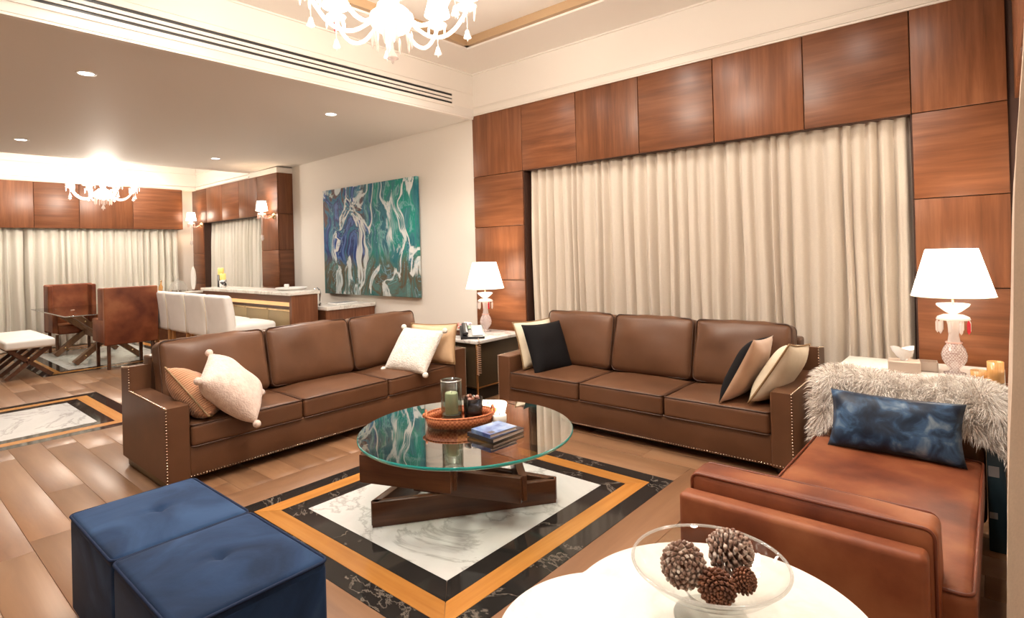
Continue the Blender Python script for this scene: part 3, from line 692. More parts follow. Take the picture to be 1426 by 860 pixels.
# ---------------------------------------------------------------- glass coffee table
GX, GY, GZ, GR = -2.45, 2.395, .45, .635
t = thing('coffee_table', 'round glass coffee table on crossed dark walnut beams', 'table', (GX, GY, 0))
g = MB(); g.disc(GR-.003, 0, seg=96); g.lathe([(GR-.003, 0), (GR+.001, -.004), (GR+.001, -.014), (GR-.003, -.018)], 96, mi=1); g.disc(GR-.003, -.018, seg=96, up=False)
g.build('glass_top', [M['glass_top'], M['glass_edge']], t, (0, 0, GZ))
def pl(a, b, z0, z1, m=M['dark_wood']):
    a = Vector((a[0]-GX, a[1]-GY, 0)); b = Vector((b[0]-GX, b[1]-GY, 0)); d = b-a; ang = math.atan2(d.y, d.x); c = (a+b)/2
    T = Matrix.Translation((c.x, c.y, (z0+z1)/2)) @ Matrix.Rotation(ang, 4, 'Z')
    MB().rbox((0, 0, 0), (d.length, .045, z1-z0-.001), .002, k=1).build('beam', m, t, T=T)
pl((-2.666, 1.862), (-2.048, 2.722), 0, .136); pl((-2.655, 1.87), (-2.90, 2.52), 0, .136); pl((-2.05, 2.73), (-2.92, 2.52), 0, .136)
pl((-1.995, 2.355), (-2.60, 2.115), .136, .275); pl((-2.0, 2.37), (-2.45, 2.80), .136, .275); pl((-2.60, 2.115), (-2.47, 2.80), .136, .275)
pl((-2.655, 1.795), (-2.15, 1.99), .275, .425); pl((-2.65, 1.80), (-2.62, 2.45), .275, .425); pl((-2.16, 2.0), (-2.62, 2.45), .275, .425)
# tray
t = thing('wicker_tray', 'oval rust wicker tray with handles on the glass table', 'tray', (-2.535, 2.425, GZ+.005), math.radians(52))
TRX, TRY = .215, .15
def oval(rx, ry, z, n=40): return [(rx*math.cos(2*PI*k/n), ry*math.sin(2*PI*k/n), z) for k in range(n)]
V = []; n = 40
for rx, ry, z in ((TRX-.03, TRY-.03, .012), (TRX-.012, TRY-.012, .06), (TRX, TRY, .06), (TRX-.015, TRY-.015, .0), (.001, .001, 0.0)): V += oval(rx, ry, z)
F = [(r*n+k, r*n+(k+1) % n, (r+1)*n+(k+1) % n, (r+1)*n+k) for r in range(4) for k in range(n)]+[tuple(range(n))]
MB().add(V, F, True).build('basket', M['wicker'], t)
MB().tube(oval(TRX-.005, TRY-.005, .062), .007, 8, True).build('rim', M['wicker'], t)
for sx in (-1, 1):
    MB().tube([(sx*(TRX-.01), .045*math.cos(a), .055+.035*math.sin(a)) for a in [PI*k/10 for k in range(11)]], .007, 8).build('handle', M['wicker'], t)
    MB().sphere((sx*(TRX-.002), 0, .062), .016, 8).build('knob', M['wax_yellow'] if sx > 0 else M['wicker'], t)
def pxy(dx, dy): a = math.radians(52); return (-2.535+dx*math.cos(a)-dy*math.sin(a), 2.425+dx*math.sin(a)+dy*math.cos(a))
x, y = -2.575, 2.395
t = thing('candle_holder', 'tall smoky glass hurricane holder on the wicker tray', 'candle holder', (x, y, GZ+.018))
MB().lathe([(.001, 0), (.062, 0), (.066, .006), (.064, .25), (.061, .25), (.062, .022), (.001, .022)], 32).build('glass', M['smoke'], t)
MB().cyl(.058, .004, .045, seg=28).build('base', mat('frosted_grey_glass', (.16, .18, .17), .3), t)
MB().lathe([(.062, .247), (.067, .25), (.062, .253)], 32).build('rim', M['chrome'], t)
t = thing('candle', 'thick pale green candle inside the tall glass holder', 'candle', (x, y, GZ+.064))
MB().lathe([(.001, 0), (.039, 0), (.04, .004), (.04, .12), (.036, .128), (.001, .122)], 28).build('wax', M['wax'], t); MB().tube([(0, 0, .12), (.002, 0, .138)], .0015, 5).build('wick', M['black_plastic'], t)
x, y = -2.50, 2.505
t = thing('candle_holder', 'short dark glass bowl on the tray, filled with dried pods', 'candle holder', (x, y, GZ+.018))
MB().lathe([(.001, 0), (.052, 0), (.058, .01), (.06, .13), (.056, .13), (.054, .03), (.001, .03)], 28).build('glass', M['smoke_dark'], t)
MB().cyl(.05, .003, .04, seg=24).build('base', M['black_plastic'], t)
pm = MB()
for k in range(22):
    a = random.uniform(0, 2*PI); r = random.uniform(0, .04); pm.sphere((r*math.cos(a), r*math.sin(a), random.uniform(.10, .14)), random.uniform(.008, .014), 6, mi=random.choice((0, 0, 1)))
pm.build('dried_pods', [M['cone_dark'], mat('pink_pod', (.55, .30, .25), .6)], t, kind='stuff')
t = thing('votive_candle', 'small white votive candle on the glass table behind the books', 'candle', (-2.345, 2.575, GZ+.005))
MB().lathe([(.001, 0), (.04, 0), (.043, .005), (.044, .045), (.04, .047), (.001, .044)], 28).build('wax', M['wax_white'], t); MB().tube([(0, 0, .044), (0, 0, .055)], .0015, 5).build('wick', M['black_plastic'], t)
def book(name, label, loc, rz, w, d, h, cover, extra=None):
    t = thing(name, label, 'book', loc, rz, 'books on the glass table')
    MB().box((-w/2, -d/2, 0), (w/2, d/2, .003)).box((-w/2, -d/2, h-.003), (w/2, d/2, h)).box((-w/2, -d/2, .003), (-w/2+.003, d/2, h-.003)).build('cover', cover, t)
    MB().box((-w/2+.004, -d/2+.004, .003), (w/2-.005, d/2-.004, h-.003)).build('pages', M['paper'], t)
    return t
b = book('book', 'dark-covered book lying under the blue one on the glass table', (-2.215, 2.40, GZ+.005), math.radians(88), .26, .205, .022, M['dark_book'])
b = book('book', 'blue-covered book on top of the dark book on the glass table', (-2.205, 2.375, GZ+.0275), math.radians(84), .205, .16, .022, M['blue_book'])
MB().box((-.085, -.07, 0), (-.05, -.035, .0006)).build('printed_emblem', M['dark_book'], b, (0, 0, .022))

# ---------------------------------------------------------------- ottomans
def ottoman(x, y, label, w=.595, d=.49):
    t = thing('ottoman', label, 'ottoman', (x, y, 0), 0, 'blue velvet cube ottomans')
    MB().rbox((0, 0, .222), (w, d, .385), .018, n=2, k=2).build('body', M['velvet'], t)
    mb = MB(); V = []; F = []; n = 28
    hx, hy = w/2, d/2
    mb.rbox((0, 0, 0), (w-.002, d-.002, .06), .02, n=26, k=3, puff=(0, 0, .016))
    v2 = []
    for (a, b, c) in mb.v:
        r = math.hypot(a, b)
        if c > .01:
            c -= .022*math.exp(-(r/.022)**2)
            ang = math.atan2(b, a); c -= .0025*math.exp(-(r/.08)**2)*(1+math.cos(4*ang))+.002*noise.noise(Vector((a*9, b*9, w)))
        v2.append((a, b, c))
    mb.v = v2; top = mb.build('cushion_top', M['velvet'], t, (0, 0, .405))
    MB().lathe([(.001, .012), (.011, .009), (.014, 0), (.011, -.006)], 16).build('button', M['velvet_pipe'], top, (0, 0, .014))
    R = rrect(w/2+.001, d/2+.001, .026); MB().tube([(a, b, .426) for a, b, _ in R], .006, 6, True).build('piping', M['velvet_pipe'], t)
    for sx in (-1, 1):
        for sy in (-1, 1): MB().cyl(.02, 0, .035, (sx*(w/2-.05), sy*(d/2-.05)), 10).build('foot', M['black_leg'], t)
ottoman(-2.73, .84, 'blue velvet cube ottoman, the one nearer the brown sofa')
ottoman(-2.125, .84, 'blue velvet cube ottoman, the one nearer the white table')

# ---------------------------------------------------------------- white side table in front with footed glass bowl
t = thing('side_table', 'white scalloped stone side table in the right foreground', 'table', (-.60, 1.50, 0))
lob = [(0, 0, .40), (-.19, -.235, .29), (.14, -.33, .30)]
poly = []
for k in range(140):
    a = 2*PI*k/140; d = Vector((math.cos(a), math.sin(a))); o = Vector((-.03, -.14)); best = 0
    for (cx, cy, r) in lob:
        oc = o-Vector((cx, cy)); bb = oc.dot(d); cc = oc.dot(oc)-r*r; disc = bb*bb-cc
        if disc > 0: best = max(best, -bb+math.sqrt(disc))
    poly.append(tuple(o+d*best))
MB().prism(poly, -.028, 0).build('tabletop', M['white_top'], t, (0, 0, .50))
MB().prism([(p[0]*.985-.0005, p[1]*.985-.002) for p in poly], -.036, -.028).build('underside', M['brass'], t, (0, 0, .50))
MB().lathe([(.20, 0), (.20, .012), (.045, .02), (.04, .05), (.04, .44), (.12, .464)], 32, (-.05, -.12, 0)).build('pedestal', M['brass'], t)
BX, BY, BZ = -.615, 1.50, .50
t = thing('glass_bowl', 'clear footed glass bowl holding pine cones on the white table', 'bowl', (BX, BY, BZ))
MB().lathe([(.001, .072), (.05, .074), (.10, .087), (.16, .115), (.197, .148), (.203, .150), (.204, .146), (.165, .108), (.10, .079), (.05, .065), (.001, .063)], 56).build('bowl', M['clear'], t)
MB().tube([(.2015*math.cos(2*PI*k/64), .2015*math.sin(2*PI*k/64), .149) for k in range(64)], .0042, 8, True).build('rim', M['rim'], t)
MB().lathe([(.06, .064), (.050, .04), (.062, .012), (.095, .003), (.097, 0), (.001, .0)], 36).build('foot', M['clear'], t)
MB().tube([(.06*math.cos(2*PI*k/40), .06*math.sin(2*PI*k/40), .064) for k in range(40)], .003, 6, True).build('collar', M['rim'], t)
def cone(label, loc, ax, r, ln, m, seed, elong=1.0):
    rnd = random.Random(seed); z = Vector(ax).normalized(); x = z.orthogonal().normalized(); y = z.cross(x)
    t = D.objects.new('pine_cone', None); COL.objects.link(t); t.empty_display_size = .03; tag(t, label, 'pine cone', 'pine cones in the glass bowl'); t.matrix_world = frame(loc, x, y, z)
    MB().lathe([(max(.001, r*.5*math.sin(PI*(k+.2)/9.4)), -ln/2+ln*k/9) for k in range(10)], 10).build('core', M['cone_dark'], t)
    mb = MB(); n = 120
    for k in range(n):
        s = k/(n-1); a = k*2.39996; zz = -ln/2+ln*s; rr = r*(math.sin(PI*min(.97, .12+s*.86)))**.7; tilt = -.35+1.3*s
        d = Vector((math.cos(a), math.sin(a), 0)); up = Vector((0, 0, 1)); sd = up.cross(d)
        out = (d*math.cos(tilt)+up*math.sin(tilt)); nr = out.cross(sd)*-1
        base = d*rr*.35+up*zz*.85; tip = base+out*(rr*.68+.003); w = r*.24*(1.15-.45*s); th = r*.07
        mid = base+(tip-base)*.7
        V = [base-sd*w*.3, base+sd*w*.3, mid+sd*w, tip+sd*w*.35+up*.002, tip-sd*w*.35+up*.002, mid-sd*w]
        V2 = [p+nr*th for p in V]; vs = V+V2
        mb.add(vs, [(5, 4, 3, 2), (0, 5, 2, 1), (6, 7, 8, 11), (11, 8, 9, 10), (2, 3, 9, 8), (3, 4, 10, 9), (4, 5, 11, 10), (1, 2, 8, 7), (5, 0, 6, 11)])
        tp = tip-out*.002; mb.rbox(tuple(tp), (w*.9, w*.9, th*3), w*.3, k=1)
    mb.build('scales', m, t, kind='stuff')
cone('frosted pine cone facing the camera, left in the glass bowl', (-.668, 1.455, .640), (.35, -.80, .35), .054, .075, M['cone_frost'], 1)
cone('frosted pine cone lying on its side, highest at the right of the bowl', (-.578, 1.560, .662), (.85, .40, .10), .052, .115, M['cone_frost'], 2)
cone('dark brown pine cone lying lowest at the front of the bowl', (-.578, 1.455, .612), (.2, -.7, -.1), .044, .06, M['cone_dark'], 3)
cone('small reddish brown pine cone at the right of the bowl', (-.525, 1.505, .625), (.8, -.4, .2), .030, .045, M['cone_dark'], 4)

# ---------------------------------------------------------------- tan leather daybed
t = thing('daybed', 'tan leather daybed with a low back in the right foreground', 'daybed', (-.45, 2.85, 0))
def P3(x, y, z): return (x+.45, y-2.85, z)
MB().rbox(P3(-.445, 2.90, .20), (.70, 1.44, .26), .02).build('base', M['tan'], t)
st = MB().rbox((0, 0, 0), (.735, 1.37, .13), .035, n=12, k=3, puff=(0, 0, .014), wr=.005).build('seat_cushion', M['tan'], t, P3(-.445, 2.875, .355))
R = rrect(.362, .68, .035); MB().tube([(a, b, .06) for a, b, _ in R], .006, 6, True).build('piping', M['tan_pipe'], st)
MB().tube([(a, b, -.06) for a, b, _ in R], .006, 6, True).build('piping', M['tan_pipe'], st)
bc = MB().rbox((0, 0, 0), (.79, .15, .52), .03, n=8, k=3, puff=(0, .006, .006), wr=.004).build('back_cushion', M['tan'], t, P3(-.555, 2.215, .355))
R = rrect(.385, .255, .03)
for yy in (-.068, .068): MB().tube([(a, yy, b) for a, b, _ in R], .006, 6, True).build('piping', M['tan_pipe'], bc)
MB().rbox(P3(-.57, 2.095, .305), (.775, .085, .51), .022, n=3, k=3).build('back_panel', M['tan'], t)
MB().rbox(P3(-.425, 3.70, .40), (.70, .19, .64), .04, n=4, k=3).build('end_rest', M['leather'], t, label='brown leather end rest under the fur throw')
for sx, sy in ((-.74, 2.2), (-.17, 2.2), (-.74, 3.6), (-.17, 3.6)): MB().cyl(.022, 0, .08, P3(sx, sy, 0)[:2], 10).build('leg', M['black_leg'], t)

# ---------------------------------------------------------------- fur throw over the end rest
def fur_throw():
    t = thing('fur_throw', 'shaggy cream and grey fur throw over the end of the tan daybed', 'throw blanket', (-.42, 3.70, .74))
    # profile across (y,z) relative to end rest: back bottom -> over -> front bottom
    x0, x1 = -.83, .035
    def surf(u, v):   # u along x 0..1, v 0 back bottom ..1 front bottom
        x = x0+(x1-x0)*u
        drop = .20+.05*math.sin(u*5)+(.10 if u > .80 else 0)*(u-.8)/.2+ (.14*max(0, 1-u/.10))
        top = .755+.012*math.sin(u*9)-.055*max(0, (u-.80)/.2)**1.5-.03*max(0, (.1-u)/.1)
        hw = .12+.02*max(0, (u-.7)/.3)
        if v < .35: s = v/.35; y = 3.70+hw+.01; z = top-.05-drop*(1-s)
        elif v < .65: s = (v-.35)/.3; a = PI*s; y = 3.70+hw*math.cos(a); z = top-.05+.06*math.sin(a)
        else: s = (v-.65)/.35; y = 3.70-hw-.01-.03*s; z = top-.05-drop*s
        return Vector((x+.42, y-3.70, z-.74))
    nu, nv = 34, 24; V = [surf(i/nu, j/nv) for j in range(nv+1) for i in range(nu+1)]; F = [(j*(nu+1)+i, j*(nu+1)+i+1, (j+1)*(nu+1)+i+1, (j+1)*(nu+1)+i) for j in range(nv) for i in range(nu)]
    V2 = V; MB().add(V2, F, True).build('backing', M['fur0'], t)
    rnd = random.Random(5); vs = []; fs = []; mi = []
    for k in range(26000):
        u, v = rnd.random(), rnd.random(); p = surf(u, v); e = .01
        du = surf(min(1, u+e), v)-surf(max(0, u-e), v); dv = surf(u, min(1, v+e))-surf(u, max(0, v-e)); n = dv.cross(du)
        if n.length < 1e-9: continue
        n.normalize()
        if n.dot(p-Vector((0, 0, -.12))) < 0: n = -n
        sw = Vector((noise.noise(p*14), noise.noise(p*14+Vector((5, 0, 0))), noise.noise(p*14+Vector((0, 9, 0)))))*.9
        edge = Vector((-1, 0, 0))*max(0, (.06-u)/.06)+Vector((1, 0, 0))*max(0, (u-.94)/.06)
        d = (n*.8+sw+edge*1.2+Vector((0, 0, -.35))+Vector((rnd.uniform(-.3, .3), rnd.uniform(-.3, .3), rnd.uniform(-.3, .3)))).normalized()
        ln = rnd.uniform(.03, .06); sd = d.cross(Vector((rnd.uniform(-1, 1), rnd.uniform(-1, 1), rnd.uniform(-1, 1)))).normalized()*.0013
        m1 = p+d*ln*.55; tip = p+d*ln+Vector((0, 0, -ln*.28)); o = len(vs)
        vs += [p-sd, p+sd, m1-sd*.9, m1+sd*.9, tip]; fs += [(o, o+1, o+3, o+2), (o+2, o+3, o+4)]; q = 0 if rnd.random() < .72 else 1; mi += [q, q]
    mb = MB(); mb.v = vs; mb.f = fs; mb.sm = [True]*len(fs); mb.mi = mi
    mb.build('fur', [M['fur1'], M['fur2']], t, kind='stuff')
fur_throw()

# ---------------------------------------------------------------- lamps
def table_lamp(loc, label, sc=1.0, r0=.212, r1=.132):
    t = thing('table_lamp', label, 'table lamp', loc, 0, 'crystal table lamps')
    z0, z1 = .478, .768
    MB().lathe([(r0, z0), (r1, z1), (r1-.003, z1), (r0-.003, z0)], 48).build('shade', M['shade'], t)
    MB().tube([(r0*math.cos(2*PI*k/48), r0*math.sin(2*PI*k/48), z0) for k in range(48)], .003, 6, True).build('shade_rim', M['cream_fab'], t)
    MB().lathe([(.001, 0), (.055, 0), (.058, .006), (.03, .014), (.022, .03), (.045, .055), (.062, .085), (.066, .115), (.055, .155), (.036, .185), (.033, .19)], 28, wave=lambda j, a: .02*math.cos(14*a) if j > 4 else 0).build('base', M['cut'], t)
    MB().lathe([(.041, .188), (.045, .193), (.041, .198)], 24).build('collar', M['cry_pink'], t)
    MB().lathe([(.033, .195), (.026, .24), (.030, .30), (.036, .325)], 20).build('stem', M['cry'], t)
    MB().lathe([(.02, .368), (.05, .366), (.08, .352), (.088, .336), (.084, .332), (.06, .345), (.02, .352)], 28).build('drip_pan', M['cry'], t)
    MB().lathe([(.022, .37), (.045, .385), (.082, .418), (.086, .43), (.078, .43), (.045, .40), (.001, .39)], 28).build('candle_cup', M['cry'], t)
    for k in range(9):
        a = 2*PI*k/9+.35; x, y = .080*math.cos(a), .080*math.sin(a)
        MB().lathe([(.001, -.085), (.009, -.07), (.0095, -.02), (.004, -.004), (.001, 0)], 6, smooth=False).build('crystal_drop', M['cry_red'] if k == 8 else M['cry'], t, (x, y, .333), label='red crystal drop' if k == 8 else None)
    MB().tube([(0, 0, .40), (0, 0, .60)], .006, 8).build('stem_rod', M['brass'], t)
    MB().sphere((0, 0, .62), .03, 10).build('bulb', M['light'], t)
    lamp('lamp_light', 'POINT', (loc[0], loc[1], loc[2]+.66), 26, (1, .84, .66), .05)
    return t
# ---------------------------------------------------------------- right lamp table
t = thing('side_table', 'white-topped lamp table behind the fur-draped daybed end', 'table', (-.42, 4.46, 0))
MB().rbox((0, 0, .655), (.86, .56, .03), .006).build('tabletop', M['white_top'], t)
MB().rbox((.0, .02, .33), (.80, .48, .60), .01, k=1).build('cabinet', M['champagne'], t)
MB().box((-.36, -.225, .33), (-.01, -.22, .62)).build('drawer', M['dark_wood'], t); MB().box((.01, -.225, .33), (.36, -.22, .62)).build('drawer', M['dark_wood'], t)
table_lamp((-.225, 4.42, .671), 'large crystal table lamp with a lit white shade on the right, near the camera')
t = thing('tissue_box', 'taupe tissue box left of the large lamp', 'tissue box', (-.475, 4.34, .671), .12)
MB().rbox((0, 0, .035), (.17, .13, .07), .006).build('box', M['taupe'], t)
V = []; F = []
for j in range(6):
    for k in range(12):
        a = 2*PI*k/12; r = .03+.012*j+.012*math.sin(3*a+j); V.append((r*math.cos(a)*(.6 if j < 1 else .7), r*math.sin(a)*.35, .07+.016*j+.012*math.cos(2*a+j)))
F = [(j*12+k, j*12+(k+1) % 12, (j+1)*12+(k+1) % 12, (j+1)*12+k) for j in range(5) for k in range(12)]
MB().add(V, F, True).build('tissue', M['tissue'], t)
t = thing('storage_box', 'small taupe open box between the tissue box and the large lamp', 'box', (-.36, 4.44, .671), .12)
b = MB(); b.box((-.05, -.05, 0), (.05, .05, .006)); b.box((-.05, -.05, 0), (-.044, .05, .06)); b.box((.044, -.05, 0), (.05, .05, .06)); b.box((-.05, -.05, 0), (.05, -.044, .06)); b.box((-.05, .044, 0), (.05, .05, .06)); b.build('tray', M['taupe'], t)
def amber(x, y, r, h, label):
    t = thing('candle_jar', label, 'candle jar', (x, y, .671), 0, 'amber candle jars')
    MB().lathe([(.001, .004), (r*.9, .004), (r, .01), (r, h), (r*.94, h), (r*.92, .015)], 40, wave=lambda j, a: .03*math.cos(20*a)).build('jar', M['amber'], t)
    MB().cyl(r*.85, .01, h*.6, seg=20).build('wax', M['wax_white'], t)
amber(-.105, 4.30, .042, .055, 'short amber ribbed candle jar right of the large lamp')
amber(-.032, 4.24, .038, .125, 'tall amber ribbed candle jar at the right edge of the lamp table')
t = thing('floor_speaker', 'dark slim box standing on the floor beside the tan daybed', 'box', (-.035, 3.62, 0)); 
MB().rbox((0, 0, .24), (.07, .16, .48), .006, k=1).build('case', mat('dark_teal_case', (.02, .05, .07), .3), t); MB().box((-.03, -.082, .36), (.01, -.08, .41)).build('label_plate', M['grey_panel'], t); MB().box((-.03, -.082, .16), (.0, -.08, .19)).build('label_plate', M['grey_panel'], t)

# ---------------------------------------------------------------- corner table with lamp, telephone, flowers
t = thing('side_table', 'marble-topped corner table between the two brown sofas', 'table', (-4.30, 4.41, 0))
MB().rbox((0, 0, .595), (.68, .74, .035), .008).build('tabletop', M['marble'], t)
for sx in (-1, 1):
    for sy in (-1, 1): MB().rbox((sx*.325, sy*.355, .29), (.018, .018, .575), .002, k=1).build('leg', M['brass'], t)
MB().rbox((-.01, 0, .35), (.60, .66, .44), .004, k=1).build('cabinet', mat('dark_bronze_cabinet', (.055, .038, .02), .4), t); MB().box((-.31, -.34, .125), (.30, .34, .14)).build('shelf', M['brass'], t); MB().box((-.29, -.32, .0), (.28, .32, .12)).build('plinth', M['black_leg'], t)
table_lamp((-4.355, 4.60, .613), 'crystal table lamp with a lit white shade in the corner between the sofas')
t = thing('telephone', 'black desk telephone with a pale panel on the corner table', 'telephone', (-4.19, 4.21, .613), math.radians(48)); t.scale = (1.35, 1.35, 1.2)
b = MB(); b.add([(-.09, -.10, 0), (.09, -.10, 0), (.09, .10, 0), (-.09, .10, 0), (-.09, -.10, .02), (.09, -.10, .02), (.09, .10, .09), (-.09, .10, .09)], [(0, 3, 2, 1), (4, 5, 6, 7), (0, 1, 5, 4), (1, 2, 6, 5), (2, 3, 7, 6), (3, 0, 4, 7)]); b.build('body', M['black_plastic'], t)
T = Matrix.Translation((0, 0, .057)) @ Matrix.Rotation(math.atan2(.07, .2), 4, 'X')
MB().box((.0, -.09, .0), (.08, .09, .003)).build('button_panel', M['grey_panel'], t, T=T)
MB().rbox((-.055, 0, .02), (.045, .19, .03), .012, n=2, k=2).build('handset', M['black_plastic'], t, T=T)
MB().box((-.028, .03, .0), (-.005, .09, .004)).build('display', M['display'], t, T=T)
phone = t
cord = [(-4.02+.012*math.cos(k*.9), 4.10+.012*math.sin(k*.9), .56-.30*k/150) for k in range(150)]
t = MB().tube([(-4.05, 4.16, .622), (-3.99, 4.10, .618), (-3.945, 4.06, .612), (-3.94, 4.06, .57)], .003, 6); t.tube([(-3.94+.02*math.cos(k*.8), 4.05+.02*math.sin(k*.8), .57-.29*k/110) for k in range(110)], .0035, 5)
pc = t.build('cord', mat('bronze_cord', (.45, .28, .18), .4), phone); pc.matrix_parent_inverse = Matrix.LocRotScale(phone.location, phone.rotation_euler, phone.scale).inverted()
t = thing('flower_posy', 'small bunch of coral flowers behind the telephone on the corner table', 'flowers', (-4.42, 4.24, .613))
MB().lathe([(.001, 0), (.03, 0), (.035, .03), (.03, .05)], 16).build('pot', M['dark_wood'], t)
fl = MB()
for k in range(26):
    a = random.uniform(0, 2*PI); r = random.uniform(0, .07); z = .07+random.uniform(0, .05); c = Vector((r*math.cos(a), r*math.sin(a), z))
    for q in range(4):
        b_ = a+q*PI/2; p = c+Vector((math.cos(b_), math.sin(b_), .4))*.014; fl.add([c, c+Vector((math.cos(b_-.6), math.sin(b_-.6), .6))*.010, p, c+Vector((math.cos(b_+.6), math.sin(b_+.6), .6))*.010], [(0, 1, 2, 3)])
fl.build('petals', M['red_flower'], t, kind='stuff')
t = thing('flower_bowl', 'lilac and white flower arrangement beside the corner lamp', 'flowers', (-4.50, 4.42, .613))
MB().lathe([(.001, 0), (.04, 0), (.07, .04), (.072, .055)], 20).build('bowl', M['cry'], t)
fl = MB()
for k in range(34): a = random.uniform(0, 2*PI); r = random.uniform(0, .07); fl.sphere((r*math.cos(a), r*math.sin(a), .06+random.uniform(0, .045)), random.uniform(.010, .018), 5, mi=random.choice((0, 1)))
fl.build('blossoms', [M['lilac'], M['tissue']], t, kind='stuff')

# ---------------------------------------------------------------- chandeliers
def chandelier(loc, label, power, top):
    t = thing('chandelier', label, 'chandelier', loc, .2, 'crystal chandeliers')
    MB().lathe([(.001, .0), (.008, .012), (.006, .022), (.034, .034), (.030, .042), (.018, .07), (.010, .09), (.007, .17)], 16, smooth=True).build('finial', M['cry'], t)
    MB().lathe([(.01, .165), (.05, .18), (.10, .205), (.13, .25), (.12, .30), (.07, .34), (.03, .36)], 32, wave=lambda j, a: .05*math.cos(12*a)).build('body_bowl', M['cry_pink'], t)
    MB().lathe([(.03, .36), (.05, .42), (.03, .48), (.045, .55), (.025, .62), (.05, .70), (.11, .78), (.12, .80), (.03, .79), (.012, .82)], 24).build('stem', M['cry'], t)
    MB().tube([(0, 0, .80), (0, 0, top)], .008, 8).build('rod', M['chrome'], t)
    MB().lathe([(.06, top-.03), (.05, top-.01), (.06, top)], 24).build('canopy', M['chrome'], t)
    for k in range(10):
        a = 2*PI*k/10; x, y = .115*math.cos(a), .115*math.sin(a)
        MB().lathe([(.001, 0), (.008, .02), (.009, .08), (.004, .105), (.001, .11)], 6, smooth=False).build('crystal_drop', M['cry'], t, (x, y, .09))
    for k in range(8):
        a = 2*PI*k/8; ca, sa = math.cos(a), math.sin(a)
        prof = [(.06, .30), (.13, .24), (.22, .185), (.31, .19), (.38, .24), (.43, .31), (.46, .36)]
        pts = []
        for i in range(len(prof)-1):
            p0 = prof[max(0, i-1)]; p1 = prof[i]; p2 = prof[i+1]; p3 = prof[min(len(prof)-1, i+2)]
            for s in (0, .34, .67):
                q = [0.5*((2*p1[d])+(-p0[d]+p2[d])*s+(2*p0[d]-5*p1[d]+4*p2[d]-p3[d])*s*s+(-p0[d]+3*p1[d]-3*p2[d]+p3[d])*s**3) for d in (0, 1)]; pts.append(q)
        pts.append(prof[-1])
        arm = MB().tube([(r*ca, r*sa, z) for r, z in pts], .012, 8).build('arm', M['cry'], t)
        c = (.46*ca, .46*sa, .36)
        MB().lathe([(.012, 0), (.055, .012), (.065, .03), (.05, .028), (.02, .02), (.018, .09), (.001, .09)], 20, c).build('candle_cup', M['cry'], arm)
        MB().lathe([(.085, .09), (.055, .20), (.053, .20), (.083, .09)], 24, c).build('lamp_shade', M['shade_b'], arm)
        for q in range(5):
            b_ = 2*PI*q/5; MB().lathe([(.001, -.07), (.006, -.055), (.007, -.02), (.001, 0)], 6, (c[0]+.058*math.cos(b_), c[1]+.058*math.sin(b_), c[2]+.02), smooth=False).build('crystal_drop', M['cry_red'] if (q == 2 and k == 4) else M['cry'], arm)
        MB().tube([(c[0], c[1], c[2]), (c[0], c[1], c[2]-.12)], .003, 5).build('pendant_wire', M['cry'], arm)
        MB().lathe([(.001, -.19), (.006, -.175), (.026, -.168), (.018, -.15), (.010, -.12), (.001, -.115)], 12, c).build('bell_pendant', M['cry'], arm)
    lamp('chandelier_light', 'POINT', (loc[0], loc[1], loc[2]+.42), power, (1, .88, .75), .22)
    return t
chandelier((-2.727, 2.132, 2.635), 'large crystal chandelier cropped by the top edge, above the lounge', 200, 1.115)
chandelier((-11.05, 2.70, 2.335), 'small-looking crystal chandelier above the far dining table', 140, 1.365)

# ---------------------------------------------------------------- wall sconces
def sconce(x, label):
    t = thing('wall_sconce', label, 'wall light', (x, YBW-.001, 2.22), 0, 'bar wall sconces')
    T = Matrix.Rotation(PI/2, 4, 'X')
    MB().lathe([(.001, .03), (.03, .025), (.05, .01), (.055, 0)], 20, T=T).build('backplate', M['brass'], t, (.12, 0, -.02))
    MB().tube([(.12, -.02, -.02), (.10, -.09, -.06), (.05, -.14, -.05), (0, -.15, 0)], .009, 8).build('arm', M['cry'], t)
    MB().lathe([(.012, 0), (.06, .01), (.07, .03), (.02, .02), (.018, .08), (.001, .08)], 20, (0, -.15, 0)).build('candle_cup', M['cry'], t)
    MB().lathe([(.095, .07), (.07, .235), (.068, .235), (.093, .07)], 28, (0, -.15, 0)).build('shade', M['shade_b'], t)
    for q in range(7):
        b_ = 2*PI*q/7; MB().lathe([(.001, -.09), (.008, -.07), (.009, -.02), (.001, 0)], 6, (.065*math.cos(b_), -.15+.065*math.sin(b_), .02), smooth=False).build('crystal_drop', M['cry_pink'] if q % 3 else M['cry'], t)
    MB().tube([(0, -.15, 0), (0, -.15, -.34)], .005, 6).build('pendant_wire', M['cry'], t)
    MB().lathe([(.001, -.44), (.03, -.40), (.02, -.37), (.028, -.35), (.001, -.33)], 12, (0, -.15, 0)).build('bell_pendant', M['cry'], t)
    lamp('sconce_light', 'POINT', (x, YBW-.15, 2.22+.17), 9, (1, .72, .45), .03)
sconce(-9.45, 'crystal wall sconce with a lit shade at the right end of the bar wall')
sconce(-12.50, 'crystal wall sconce with a lit shade at the far left end of the bar wall')

